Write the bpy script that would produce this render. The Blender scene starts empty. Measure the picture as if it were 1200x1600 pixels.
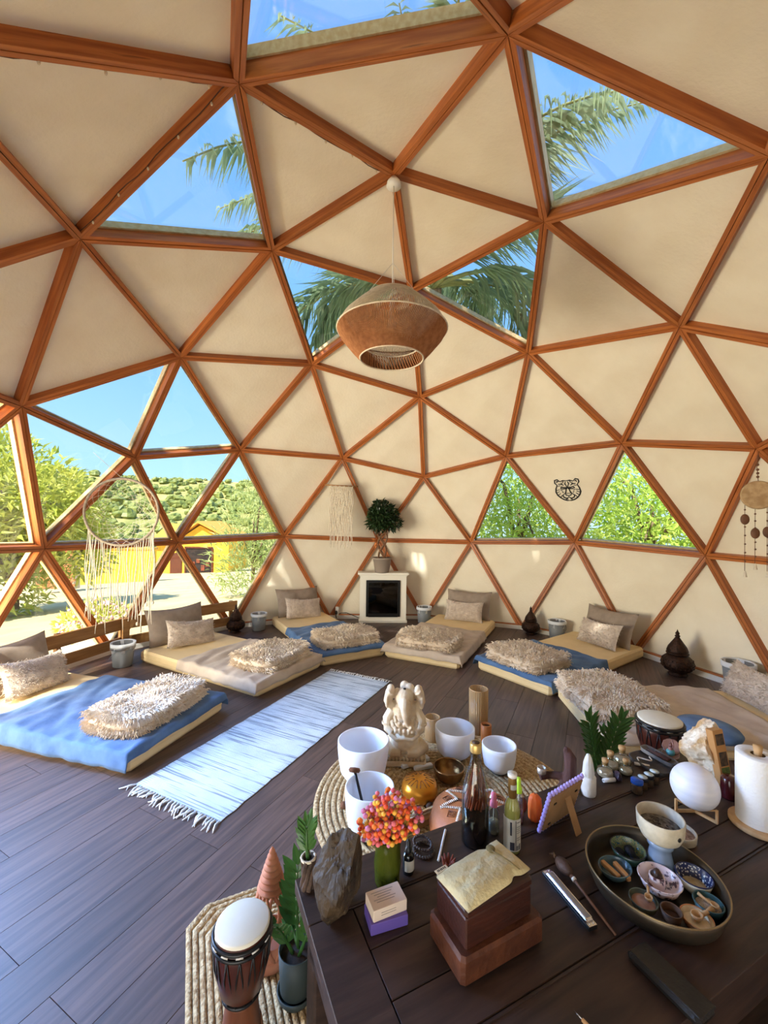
import bpy, bmesh, math, random
import numpy as np
from mathutils import Vector, Matrix, Euler, noise as mnoise
sc = bpy.context.scene
COL = sc.collection
PI = math.pi
R_ = math.radians
# ------------------------------------------------------------------ camera
cd = bpy.data.cameras.new('camera')
cam = bpy.data.objects.new('camera', cd)
COL.objects.link(cam)
cd.sensor_fit = 'HORIZONTAL'; cd.sensor_width = 36.0; cd.lens = 36.0 * 644.0 / 1200.0
cd.clip_start = 0.05; cd.clip_end = 1000
_r = Vector((0.1709, -0.9852, 0.0131)); _f = Vector((0.9850, 0.1712, 0.0198))
_u = _r.cross(_f).normalized(); _r = _f.cross(_u).normalized()
M3 = Matrix((_r, _u, -_f)).transposed()
cam.matrix_world = Matrix.Translation((-2.998, -0.479, 1.522)) @ M3.to_4x4()
sc.camera = cam
# ------------------------------------------------------------------ sky, sun, exposure
SKY_STRENGTH = 1.04
SUN_STRENGTH = 8.0
SUN_DIR = Vector((0.60, -0.14, -0.78))      # the way the light travels
SIDE_POWER = 640.0
BLUE_POWER = 108.0
REAR_FILL_POWER = 28.0
vs = sc.view_settings
vs.view_transform = 'Standard'; vs.look = 'None'; vs.exposure = 0.56; vs.gamma = 1.0
try: vs.use_curve_mapping = False
except Exception: pass
wd = bpy.data.worlds.new('sky'); sc.world = wd; wd.use_nodes = True
nt = wd.node_tree; nt.nodes.clear()
wo = nt.nodes.new('ShaderNodeOutputWorld'); wb = nt.nodes.new('ShaderNodeBackground')
tc = nt.nodes.new('ShaderNodeTexCoord'); sx = nt.nodes.new('ShaderNodeSeparateXYZ'); rp = nt.nodes.new('ShaderNodeValToRGB')
nt.links.new(tc.outputs['Generated'], sx.inputs[0]); nt.links.new(sx.outputs['Z'], rp.inputs[0])
nt.links.new(rp.outputs[0], wb.inputs[0]); nt.links.new(wb.outputs[0], wo.inputs[0])
el = rp.color_ramp.elements
el[0].position = 0.0; el[0].color = (0.62, 0.82, 0.93, 1)
el[1].position = 1.0; el[1].color = (0.17, 0.42, 0.88, 1)
e = el.new(0.10); e.color = (0.46, 0.74, 0.94, 1)
e = el.new(0.35); e.color = (0.25, 0.53, 0.95, 1)
e = el.new(0.62); e.color = (0.21, 0.46, 0.93, 1)
wb.inputs[1].default_value = SKY_STRENGTH
sl = bpy.data.lights.new('sun', 'SUN'); sl.energy = SUN_STRENGTH; sl.angle = R_(0.6); sl.color = (1.0, 0.93, 0.80)
so = bpy.data.objects.new('sun', sl); COL.objects.link(so); so.location = (-4, -2, 14)
so.rotation_euler = SUN_DIR.normalized().to_track_quat('-Z', 'Y').to_euler()
# daylight panels: area lamps added out of view to brighten the room
def fill_light(loc, aim, sx, sy, power, col, spread=180):
    al = bpy.data.lights.new('fill_light', 'AREA'); al.shape = 'RECTANGLE'; al.size = sx; al.size_y = sy; al.energy = power; al.color = col; al.spread = R_(spread)
    o = bpy.data.objects.new('fill_light', al); COL.objects.link(o); o.location = loc
    o.rotation_euler = (Vector(aim) - Vector(loc)).to_track_quat('-Z', 'Y').to_euler()
fill_light((-2.90, 4.00, 0.95), (1.6, -2.6, 1.0), 3.4, 1.7, SIDE_POWER, (1.0, 0.865, 0.67))      # added warm fill, imitates bounce from sunny ground
fill_light((-1.50, 3.38, 1.95), (-1.7, 1.0, 0.0), 2.0, 1.4, BLUE_POWER, (0.28, 0.50, 1.0), 80)        # added blue fill, imitates sky light on the floor
fill_light((-3.62, 0.0, 1.1), (0.5, 0.0, 1.3), 1.7, 1.9, REAR_FILL_POWER, (1.0, 0.94, 0.85))  # weak added fill where a doorway is assumed behind the viewer
# ------------------------------------------------------------------ helpers
rng = random.Random(7)
def lin(c):
    if len(c) == 4: return c
    out = []
    for v in c:
        v = v / 255.0
        out.append(v / 12.92 if v <= 0.04045 else ((v + 0.055) / 1.055) ** 2.4)
    return (out[0], out[1], out[2], 1.0)
MATS = {}
def mat(name, c1, c2=None, scale=6.0, rough=0.6, metal=0.0, bump=0.0, bscale=None, stretch=(1, 1, 1), detail=4.0,
        rnd=0.0, trans=0.0, sheen=0.0, coat=0.0, ramp=(0.35, 0.65), tex='noise', c3=None, coord='Object', sss=0.0, ior=1.45, dist=0.0, spec=None, emit=None, estr=0.0):
    if name in MATS: return MATS[name]
    m = bpy.data.materials.new(name); m.use_nodes = True
    n = m.node_tree.nodes; l = m.node_tree.links
    b = n['Principled BSDF']; b.inputs['Roughness'].default_value = rough; b.inputs['Metallic'].default_value = metal
    b.inputs['IOR'].default_value = ior
    if trans: b.inputs['Transmission Weight'].default_value = trans
    if sheen: b.inputs['Sheen Weight'].default_value = sheen
    if coat: b.inputs['Coat Weight'].default_value = coat; b.inputs['Coat Roughness'].default_value = 0.12
    if sss: b.inputs['Subsurface Weight'].default_value = sss; b.inputs['Subsurface Radius'].default_value = (0.03, 0.03, 0.03); b.inputs['Subsurface Scale'].default_value = 0.6
    if spec is not None: b.inputs['Specular IOR Level'].default_value = spec
    if emit: b.inputs['Emission Color'].default_value = lin(emit); b.inputs['Emission Strength'].default_value = estr
    t = n.new('ShaderNodeTexCoord'); mp = n.new('ShaderNodeMapping'); mp.inputs['Scale'].default_value = stretch
    l.new(t.outputs[coord], mp.inputs['Vector'])
    vec = mp.outputs['Vector']
    oi = None
    if rnd:
        oi = n.new('ShaderNodeObjectInfo')
        va = n.new('ShaderNodeVectorMath'); va.operation = 'MULTIPLY_ADD'
        cx = n.new('ShaderNodeCombineXYZ')
        mu = n.new('ShaderNodeMath'); mu.operation = 'MULTIPLY'; mu.inputs[1].default_value = 37.0
        l.new(oi.outputs['Random'], mu.inputs[0]); l.new(mu.outputs[0], cx.inputs[0]); l.new(mu.outputs[0], cx.inputs[1])
        va.inputs[1].default_value = (1, 1, 1); l.new(vec, va.inputs[0]); l.new(cx.outputs[0], va.inputs[2]); vec = va.outputs[0]
    def texnode(sca, kind):
        if kind == 'wave':
            w = n.new('ShaderNodeTexWave'); w.inputs['Scale'].default_value = sca; w.inputs['Distortion'].default_value = dist; w.inputs['Detail'].default_value = detail
            w.bands_direction = 'Y'; l.new(vec, w.inputs['Vector']); return w.outputs['Fac']
        if kind == 'voronoi':
            w = n.new('ShaderNodeTexVoronoi'); w.inputs['Scale'].default_value = sca; l.new(vec, w.inputs['Vector']); return w.outputs['Distance']
        w = n.new('ShaderNodeTexNoise'); w.inputs['Scale'].default_value = sca; w.inputs['Detail'].default_value = detail
        w.inputs['Distortion'].default_value = dist
        l.new(vec, w.inputs['Vector']); return w.outputs['Fac']
    colsock = None
    if c2 is not None:
        r = n.new('ShaderNodeValToRGB'); r.color_ramp.elements[0].color = lin(c1); r.color_ramp.elements[1].color = lin(c2)
        r.color_ramp.elements[0].position = ramp[0]; r.color_ramp.elements[1].position = ramp[1]
        if c3 is not None:
            q = r.color_ramp.elements.new(min(1.0, ramp[1] + 0.12)); q.color = lin(c3)
        l.new(texnode(scale, tex), r.inputs[0]); colsock = r.outputs[0]
    else:
        b.inputs['Base Color'].default_value = lin(c1)
    if rnd:
        h = n.new('ShaderNodeHueSaturation')
        if colsock: l.new(colsock, h.inputs['Color'])
        else: h.inputs['Color'].default_value = lin(c1)
        mr = n.new('ShaderNodeMapRange'); mr.inputs['To Min'].default_value = 1 - rnd; mr.inputs['To Max'].default_value = 1 + rnd
        l.new(oi.outputs['Random'], mr.inputs['Value']); l.new(mr.outputs[0], h.inputs['Value']); colsock = h.outputs[0]
    if colsock: l.new(colsock, b.inputs['Base Color'])
    if bump:
        bp = n.new('ShaderNodeBump'); bp.inputs['Strength'].default_value = bump; bp.inputs['Distance'].default_value = 0.01
        l.new(texnode(bscale or scale * 3, 'wave' if tex == 'wave' and not bscale else 'noise'), bp.inputs['Height']); l.new(bp.outputs[0], b.inputs['Normal'])
    MATS[name] = m
    return m
def milky_mat(name, col, clear=0.4):
    """tinted glass that also scatters some light"""
    if name in MATS: return MATS[name]
    m = bpy.data.materials.new(name); m.use_nodes = True
    n = m.node_tree.nodes; l = m.node_tree.links; b = n['Principled BSDF']; o = [x for x in n if x.type == 'OUTPUT_MATERIAL'][0]
    b.inputs['Base Color'].default_value = lin(col); b.inputs['Roughness'].default_value = 0.12
    tl = n.new('ShaderNodeBsdfTranslucent'); tl.inputs[0].default_value = lin(col); m1 = n.new('ShaderNodeMixShader'); m1.inputs[0].default_value = 0.45
    tr = n.new('ShaderNodeBsdfTransparent'); tr.inputs[0].default_value = lin(tuple(min(255, int(c * 0.5 + 128)) for c in col)); m2 = n.new('ShaderNodeMixShader'); m2.inputs[0].default_value = clear
    l.new(b.outputs[0], m1.inputs[1]); l.new(tl.outputs[0], m1.inputs[2]); l.new(m1.outputs[0], m2.inputs[1]); l.new(tr.outputs[0], m2.inputs[2]); l.new(m2.outputs[0], o.inputs['Surface'])
    MATS[name] = m
    return m
def glass_mat(name, tint=(255, 255, 255), gloss=0.06, rough=0.02):
    """thin sheet glass: light passes straight through, a little is mirrored"""
    if name in MATS: return MATS[name]
    m = bpy.data.materials.new(name); m.use_nodes = True
    n = m.node_tree.nodes; l = m.node_tree.links; n.clear()
    o = n.new('ShaderNodeOutputMaterial'); mx = n.new('ShaderNodeMixShader'); tr = n.new('ShaderNodeBsdfTransparent'); gl = n.new('ShaderNodeBsdfGlossy')
    fr = n.new('ShaderNodeLayerWeight'); fr.inputs['Blend'].default_value = 0.25
    mu = n.new('ShaderNodeMath'); mu.operation = 'MULTIPLY_ADD'; mu.inputs[1].default_value = 0.35; mu.inputs[2].default_value = gloss
    l.new(fr.outputs['Facing'], mu.inputs[0])
    tr.inputs[0].default_value = lin(tint); gl.inputs['Roughness'].default_value = rough
    l.new(mu.outputs[0], mx.inputs[0]); l.new(tr.outputs[0], mx.inputs[1]); l.new(gl.outputs[0], mx.inputs[2]); l.new(mx.outputs[0], o.inputs[0])
    MATS[name] = m
    return m
def link(name, me, m=None, parent=None, loc=None, rot=None):
    o = bpy.data.objects.new(name, me); COL.objects.link(o)
    if m is not None and me is not None and not me.materials: me.materials.append(m)
    if parent is not None: o.parent = parent
    if loc is not None: o.location = loc
    if rot is not None: o.rotation_euler = rot
    return o
def setp(o, label=None, cat=None, group=None, kind=None):
    if label: o['label'] = label
    if cat: o['category'] = cat
    if group: o['group'] = group
    if kind: o['kind'] = kind
    return o
def thing(name, label, cat, loc=(0, 0, 0), rz=0.0, group=None, kind=None, rot=None):
    o = bpy.data.objects.new(name, None); COL.objects.link(o); o.empty_display_size = 0.05
    o.location = loc; o.rotation_euler = rot if rot else (0, 0, rz)
    return setp(o, label, cat, group, kind)
class G:
    """collects vertices and faces for one mesh"""
    def __init__(s): s.v = []; s.f = []; s.sm = []
    def add(s, vs, fs, smooth=False, M=None):
        k = len(s.v)
        for p in vs:
            p = Vector(p)
            s.v.append(M @ p if M is not None else p)
        for f in fs: s.f.append(tuple(i + k for i in f)); s.sm.append(smooth)
        return s
    def box(s, c, d, rz=0.0, M=None, bev=0.0):
        x, y, z = d[0] / 2, d[1] / 2, d[2] / 2
        T = Matrix.Translation(c) @ Matrix.Rotation(rz, 4, 'Z')
        if M is not None: T = M @ T
        if bev <= 0:
            vs = [(-x, -y, -z), (x, -y, -z), (x, y, -z), (-x, y, -z), (-x, -y, z), (x, -y, z), (x, y, z), (-x, y, z)]
            return s.add(vs, [(0, 3, 2, 1), (4, 5, 6, 7), (0, 1, 5, 4), (1, 2, 6, 5), (2, 3, 7, 6), (3, 0, 4, 7)], False, T)
        b = bev
        pts = lambda X, Y: [(-X + b, -Y, 0), (X - b, -Y, 0), (X, -Y + b, 0), (X, Y - b, 0), (X - b, Y, 0), (-X + b, Y, 0), (-X, Y - b, 0), (-X, -Y + b, 0)]
        vs = []
        for (zz, q) in ((-z, b), (-z + b, 0), (z - b, 0), (z, b)):
            for p in pts(x - q * 0.7, y - q * 0.7): vs.append((p[0], p[1], zz))
        fs = [tuple(range(7, -1, -1)), tuple(range(24, 32))]
        for r in range(3):
            for i in range(8): fs.append((r * 8 + i, r * 8 + (i + 1) % 8, r * 8 + 8 + (i + 1) % 8, r * 8 + 8 + i))
        return s.add(vs, fs, False, T)
    def lathe(s, prof, n=24, c=(0, 0, 0), M=None, smooth=True, fn=None, sx=1.0, sy=1.0):
        """prof: (radius, z) pairs from bottom to top"""
        vs = []; fs = []
        idx = []
        for (r, z) in prof:
            if r <= 1e-6:
                idx.append([len(vs)]); vs.append((c[0], c[1], c[2] + z))
            else:
                row = []
                for i in range(n):
                    a = 2 * PI * i / n
                    rr = r if fn is None else r * fn(a, z)
                    row.append(len(vs)); vs.append((c[0] + rr * math.cos(a) * sx, c[1] + rr * math.sin(a) * sy, c[2] + z))
                idx.append(row)
        for a, b in zip(idx, idx[1:]):
            if len(a) == 1 and len(b) == 1: continue
            for i in range(n):
                j = (i + 1) % n
                if len(a) == 1: fs.append((a[0], b[j], b[i]))
                elif len(b) == 1: fs.append((a[i], a[j], b[0]))
                else: fs.append((a[i], a[j], b[j], b[i]))
        return s.add(vs, fs, smooth, M)
    def tube(s, pts, r, n=6, M=None, smooth=True, cap=True, closed=False):
        pts = [Vector(p) for p in pts]
        N = len(pts); vs = []; fs = []
        rr = (lambda i: r[i]) if isinstance(r, (list, tuple)) else (lambda i: r)
        prev = None
        for i, p in enumerate(pts):
            if closed: d = pts[(i + 1) % N] - pts[i - 1]
            else: d = pts[min(i + 1, N - 1)] - pts[max(i - 1, 0)]
            if d.length < 1e-9: d = Vector((0, 0, 1))
            d.normalize()
            if prev is None:
                a = Vector((0, 0, 1)) if abs(d.z) < 0.9 else Vector((1, 0, 0))
                x = d.cross(a).normalized()
            else:
                x = (prev - d * prev.dot(d))
                x = x.normalized() if x.length > 1e-6 else d.orthogonal().normalized()
            prev = x; y = d.cross(x)
            for k in range(n):
                a = 2 * PI * k / n
                vs.append(p + (x * math.cos(a) + y * math.sin(a)) * rr(i))
        for i in range(N if closed else N - 1):
            j = (i + 1) % N
            for k in range(n):
                k2 = (k + 1) % n
                fs.append((i * n + k, i * n + k2, j * n + k2, j * n + k))
        if cap and not closed:
            fs.append(tuple(range(n - 1, -1, -1))); fs.append(tuple((N - 1) * n + k for k in range(n)))
        return s.add(vs, fs, smooth, M)
    def prism(s, poly, z0, z1, M=None, smooth=False):
        n = len(poly)
        vs = [(p[0], p[1], z0) for p in poly] + [(p[0], p[1], z1) for p in poly]
        fs = [tuple(range(n - 1, -1, -1)), tuple(range(n, 2 * n))]
        for i in range(n): fs.append((i, (i + 1) % n, n + (i + 1) % n, n + i))
        return s.add(vs, fs, smooth, M)
    def grid(s, nu, nv, fn, M=None, smooth=True, wrap=False):
        """fn(u, v) with u, v in 0..1"""
        vs = [fn(i / (nu - (0 if wrap else 1)), j / (nv - 1)) for j in range(nv) for i in range(nu)]
        fs = []
        for j in range(nv - 1):
            for i in range(nu if wrap else nu - 1):
                i2 = (i + 1) % nu
                fs.append((j * nu + i, j * nu + i2, (j + 1) * nu + i2, (j + 1) * nu + i))
        return s.add(vs, fs, smooth, M)
    def ball(s, c, r, nu=12, nv=8, sc=(1, 1, 1), fn=None, M=None, smooth=True):
        prof = [(math.sin(PI * j / nv), -math.cos(PI * j / nv)) for j in range(nv + 1)]
        vs = []; fs = []; idx = []
        for j, (q, z) in enumerate(prof):
            if j in (0, nv):
                p = Vector((0, 0, z)); k = 1.0 if fn is None else fn(p)
                idx.append([len(vs)]); vs.append((c[0], c[1], c[2] + z * r * sc[2] * k))
            else:
                row = []
                for i in range(nu):
                    a = 2 * PI * i / nu; p = Vector((q * math.cos(a), q * math.sin(a), z)); k = 1.0 if fn is None else fn(p)
                    row.append(len(vs)); vs.append((c[0] + p.x * r * sc[0] * k, c[1] + p.y * r * sc[1] * k, c[2] + p.z * r * sc[2] * k))
                idx.append(row)
        for a, b in zip(idx, idx[1:]):
            for i in range(nu):
                j = (i + 1) % nu
                if len(a) == 1: fs.append((a[0], b[j], b[i]))
                elif len(b) == 1: fs.append((a[i], a[j], b[0]))
                else: fs.append((a[i], a[j], b[j], b[i]))
        return s.add(vs, fs, smooth, M)
    def mesh(s, name='mesh'):
        me = bpy.data.meshes.new(name); me.from_pydata([tuple(p) for p in s.v], [], s.f)
        me.polygons.foreach_set('use_smooth', s.sm); me.update()
        return me
    def ob(s, name, m, parent=None, loc=None, rot=None):
        return link(name, s.mesh(name), m, parent, loc, rot)
def fastmesh(name, V, F, smooth=False):
    """numpy vertices (n,3) and faces (m,k) of one size"""
    V = np.asarray(V, np.float32); F = np.asarray(F, np.int32)
    me = bpy.data.meshes.new(name); m, k = F.shape
    me.vertices.add(len(V)); me.vertices.foreach_set('co', V.ravel())
    me.loops.add(m * k); me.loops.foreach_set('vertex_index', F.ravel())
    me.polygons.add(m); me.polygons.foreach_set('loop_start', np.arange(0, m * k, k, dtype=np.int32))
    try: me.polygons.foreach_set('loop_total', np.full(m, k, np.int32))
    except Exception: pass
    me.polygons.foreach_set('use_smooth', np.full(m, smooth, bool))
    me.update(calc_edges=True); me.validate()
    return me
def strands(base, tip, mid, r):
    """three-sided tapering hairs: base, mid, tip are (n,3)"""
    n = len(base)
    d = tip - base; d /= np.linalg.norm(d, axis=1)[:, None] + 1e-9
    a = np.cross(d, np.array([0.3, 0.5, 0.81])); a /= np.linalg.norm(a, axis=1)[:, None] + 1e-9
    b = np.cross(d, a)
    V = np.zeros((n, 7, 3)); rr = np.asarray(r).reshape(-1, 1)
    for k in range(3):
        t = 2 * PI * k / 3
        o = a * math.cos(t) + b * math.sin(t)
        V[:, k] = base + o * rr; V[:, 3 + k] = mid + o * rr * 0.8
    V[:, 6] = tip
    q = []
    for k in range(3):
        k2 = (k + 1) % 3
        q += [(k, k2, 3 + k2), (k, 3 + k2, 3 + k), (3 + k, 3 + k2, 6)]
    F = (np.array(q)[None] + (np.arange(n) * 7)[:, None, None]).reshape(-1, 3)
    return V.reshape(-1, 3), F
def leaves(P, D, N, L, W, fold=0.25, droop=0.15):
    """six-vertex pointed leaves: root P, direction D, normal N, length L, width W"""
    D = D / (np.linalg.norm(D, axis=1)[:, None] + 1e-9)
    S = np.cross(D, N); S /= np.linalg.norm(S, axis=1)[:, None] + 1e-9
    N = np.cross(S, D); L = np.asarray(L).reshape(-1, 1); W = np.asarray(W).reshape(-1, 1)
    n = len(P); V = np.zeros((n, 6, 3))
    V[:, 0] = P; V[:, 1] = P + D * L * .35 + S * W * .5 + N * W * fold; V[:, 2] = P + D * L * .4 - N * L * droop * .2
    V[:, 3] = P + D * L * .35 - S * W * .5 + N * W * fold; V[:, 4] = P + D * L * .72 - N * L * droop * .6 + S * W * .0
    V[:, 5] = P + D * L - N * L * droop
    q = [(0, 1, 2), (0, 2, 3), (1, 4, 2), (2, 4, 3), (1, 5, 4), (3, 4, 5)]
    F = (np.array(q)[None] + (np.arange(n) * 6)[:, None, None]).reshape(-1, 3)
    return V.reshape(-1, 3), F
def copy_tree(o, loc=None, rz=None, label=None, parent=None):
    c = o.copy(); COL.objects.link(c)
    if parent is not None: c.parent = parent
    if loc is not None: c.location = loc
    if rz is not None: c.rotation_euler = (0, 0, rz)
    if label: c['label'] = label
    for ch in list(o.children): copy_tree(ch, parent=c)
    return c
# ------------------------------------------------------------------ materials of the shell
m_plaster = mat('cream plaster', (239, 229, 207), (231, 219, 195), scale=3.0, rough=0.85, bump=0.25, bscale=38, detail=6, coord='Object')
m_strut = mat('stained pine strut', (148, 78, 34), (186, 110, 54), scale=3.2, rough=0.45, stretch=(0.7, 14, 14), detail=5, rnd=0.14, bump=0.08, bscale=10, c3=(118, 62, 28))
m_pale = mat('bleached pine', (224, 196, 150), (205, 170, 118), scale=4, rough=0.55, stretch=(1, 9, 9), rnd=0.08)
m_pane = glass_mat('window glass', (246, 250, 252), 0.015)
m_white = mat('white painted wood', (236, 232, 224), rough=0.5)
m_plank = mat('dark oak plank', (60, 42, 36), (92, 68, 58), scale=2.6, rough=0.5, stretch=(1.0, 15, 15), detail=7, rnd=0.2, bump=0.05, bscale=7, dist=0.6, spec=1.0)
m_gap = mat('dark floor joint', (26, 18, 15), rough=0.9)
# ------------------------------------------------------------------ the geodesic shell
RAD = 3.5; ZC = 0.6006; BASEZ = -0.1716
def geodesic():
    t = math.atan(0.5); P = lambda e, a: Vector((math.cos(e) * math.cos(a), math.cos(e) * math.sin(a), math.sin(e)))
    top = Vector((0, 0, 1)); ring = [P(t, 2 * PI * k / 5) for k in range(5)]; low = [P(-t, 2 * PI * (k + .5) / 5) for k in range(5)]
    tri = []
    for k in range(5):
        k2 = (k + 1) % 5
        tri += [(top, ring[k], ring[k2]), (ring[k], low[k], ring[k2]), (low[k], low[k2], ring[k2])]
    V = []; F = []
    def add(p):
        p = p.normalized()
        for i, q in enumerate(V):
            if (p - q).length < 1e-4: return i
        V.append(p); return len(V) - 1
    for a, b, c in tri:
        g = {}
        for i in range(4):
            for j in range(4 - i): g[i, j] = add(a + (b - a) * i / 3 + (c - a) * j / 3)
        for i in range(3):
            for j in range(3 - i):
                F.append((g[i, j], g[i + 1, j], g[i, j + 1]))
                if i + j < 2: F.append((g[i + 1, j], g[i + 1, j + 1], g[i, j + 1]))
    return V, F
GV, GF = geodesic()
GF = [f for f in GF if all(GV[i].z > -0.2 for i in f)]
BASE = sorted({i for f in GF for i in f if GV[i].z < 0}, key=lambda i: math.atan2(GV[i].y, GV[i].x))
for i in BASE:
    v = GV[i]; k = 0.985 / math.hypot(v.x, v.y); GV[i] = Vector((v.x * k, v.y * k, BASEZ))
HUB = [v * RAD + Vector((0, 0, ZC)) for v in GV]          # hub points on the inner face of the struts
CEN = Vector((0, 0, ZC))
WIN = [43, 22, 64, 1, 85, 29, 4, 30, 13, 12, 19, 31, 18, 17, 16, 35, 20, 96, 94]
WIN += [32, 33, 36, 37]  # unseen panes added behind the camera to let the side fill in
DOOR = [56, 57, 58]  # assumed doorway out of view, left open to let light in
edges = {}
for k, f in enumerate(GF):
    for a, b in ((0, 1), (1, 2), (2, 0)):
        e_ = tuple(sorted((f[a], f[b]))); edges.setdefault(e_, []).append(k)
nb = {}
for a, b in edges: nb.setdefault(a, []).append(b); nb.setdefault(b, []).append(a)
SW = 0.029; SD = 0.095
frame = setp(thing('trim_1', 'dome frame of orange-brown stained pine struts', None, CEN), kind='structure')
def half_angle(h, o, side, up):
    """half the angle between the strut h-o and its neighbour on one side, for the mitred end"""
    d0 = (HUB[o] - HUB[h]); d0 = (d0 - up * d0.dot(up)).normalized(); sd = up.cross(d0) * side; best = PI
    for q in nb[h]:
        if q == o: continue
        d = HUB[q] - HUB[h]; d = (d - up * d.dot(up)).normalized()
        if d.dot(sd) > 0.02: best = min(best, math.acos(max(-1, min(1, d.dot(d0)))))
    return max(0.35, min(best / 2, 1.3))
for (a, b), fs in edges.items():
    if a in BASE and b in BASE: continue
    if fs and all(k in DOOR for k in fs) : continue
    A, B = HUB[a], HUB[b]; mid = (A + B) / 2; up = (mid - CEN).normalized(); L = (B - A).length
    X = (B - A).normalized(); Y = up.cross(X).normalized(); Z = X.cross(Y)
    M = Matrix((X, Y, Z)).transposed().to_4x4(); M.translation = A - CEN
    g = G(); gp = 0.0022
    for s in (1, -1):
        c0 = SW / math.tan(half_angle(a, b, s, GV[a].normalized())); c1 = SW / math.tan(half_angle(b, a, -s, GV[b].normalized()))
        if a in BASE: c0 = 0.01
        if b in BASE: c1 = 0.01
        dz = rng.uniform(-0.003, 0.003)
        poly = [(0.003, s * gp), (L - 0.003, s * gp), (L - c1, s * SW), (c0, s * SW)]
        if s < 0: poly.reverse()
        g.prism(poly, dz, SD)
    g.prism([(0.02, -0.012), (L - 0.02, -0.012), (L - 0.02, 0.012), (0.02, 0.012)], SD - 0.02, SD + 0.012)
    o = g.ob('strut', m_strut, frame); o.matrix_local = M
for i in nb:
    if i in BASE: continue
    n_ = GV[i].normalized(); g = G(); g.lathe([(0, .016), (.037, .016), (.040, .10), (0, .10)], 12, smooth=False)
    o = g.ob('hub_block', m_strut, frame); q = n_.to_track_quat('Z', 'Y').to_matrix().to_4x4(); q.translation = HUB[i] - CEN; o.matrix_local = q
# panels and panes between the struts
def inset(f, rad, d):
    P = [GV[i] * rad for i in f]; out = []
    for i in range(3):
        p, q, r = P[i], P[(i + 1) % 3], P[i - 1]
        u = (q - p).normalized(); w = (r - p).normalized(); s = math.sqrt(max(1e-6, 1 - u.dot(w) ** 2))
        out.append(p + (u + w) * (d / s))
    return out
def tri_slab(f, r0, r1, d, x=None):
    a = inset(f, r0, d); b = inset(f, r1, d)
    n = (a[1] - a[0]).cross(a[2] - a[0])
    if n.dot(a[0]) < 0: a = [a[0], a[2], a[1]]; b = [b[0], b[2], b[1]]
    g = G(); c = sum(a, Vector()) / 3
    g.add([p - c for p in a + b], [(2, 1, 0), (3, 4, 5), (0, 1, 4, 3), (1, 2, 5, 4), (2, 0, 3, 5)])
    return g, c
groups = {}
def shell_part(f):
    c = sum((GV[i] for i in f), Vector()) / 3; e_ = math.degrees(math.asin(c.normalized().z)); a_ = math.degrees(math.atan2(c.y, c.x))
    if e_ > 50: return 'ceiling'
    return 'wall_left' if 40 < a_ < 140 else 'wall_right' if -140 < a_ < -18 else 'wall_back' if -18 <= a_ <= 40 else 'wall_front'
SHL = {'ceiling': 'cream plaster panels forming the crown of the dome', 'wall_left': 'left side of the dome with cream panels around the windows', 'wall_right': 'right side of the dome with warm cream plaster panels', 'wall_back': 'far side of the dome behind the fireplace, white panels', 'wall_front': 'near side of the dome behind the viewer'}
wn = 0
for k, f in enumerate(GF):
    if k in DOOR: continue
    if k in WIN:
        wn += 1
        g, c = tri_slab(f, RAD + 0.074, RAD + 0.080, SW - 0.001)
        w = setp(thing('window_%d' % wn, 'triangular window pane of the dome', None, CEN + c), kind='structure')
        g.ob('pane', m_pane, w)
        for i in range(3):                                   # pale lining boards around the pane
            i2 = (i + 1) % 3; i3 = (i + 2) % 3; q = []
            for rr, dd in ((RAD + 0.080, SW), (RAD + 0.080, SW + 0.017), (RAD + 0.135, SW + 0.017), (RAD + 0.135, SW - 0.006)):
                P = inset(f, rr, dd); q.append((P[i] - c, P[i2] - c))
            h = G(); vs = [p for pr in q for p in pr]
            h.add(vs, [(0, 2, 3, 1), (2, 4, 5, 3), (4, 6, 7, 5), (6, 0, 1, 7), (0, 6, 4, 2), (1, 3, 5, 7)])
            h.ob('lining_board', m_pale, w)
    else:
        nm = shell_part(f)
        if nm not in groups: groups[nm] = setp(thing(nm, SHL[nm], None, CEN), kind='structure')
        g, c = tri_slab(f, RAD + 0.070, RAD + 0.110, SW - 0.001)
        g.ob('panel', m_plaster, groups[nm], loc=c)
# outer weather skin ring at the floor: white baseboards
bb = {}
nB = len(BASE)
for k in range(nB):
    i, j = BASE[k], BASE[(k + 1) % nB]
    A, B = HUB[i].copy(), HUB[j].copy(); A.z = B.z = 0; mid = (A + B) / 2; an = math.degrees(math.atan2(mid.y, mid.x))
    if abs(an) > 170: continue
    nm = 'baseboard_left' if 40 < an < 150 else 'baseboard_right' if -150 < an < -18 else 'baseboard_back' if -18 <= an <= 40 else 'baseboard_front'
    if nm not in bb: bb[nm] = setp(thing(nm, 'white baseboard along the foot of the dome', None), kind='structure')
    d = B - A; L = d.length; r = math.atan2(d.y, d.x)
    g = G(); g.box((0, 0, 0.026), (L - 0.012, 0.016, 0.052)); g.box((0, -0.02, 0.025), (L - 0.012, 0.012, 0.05))
    g.ob('board', m_white, bb[nm], loc=mid - mid.normalized() * 0.02, rot=(0, 0, r))
    g = G(); g.box((0, 0, 0.0585), (L - 0.06, 0.05, 0.011)); g.ob('sill_strip', m_strut, bb[nm], loc=mid + mid.normalized() * 0.01, rot=(0, 0, r))
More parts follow.
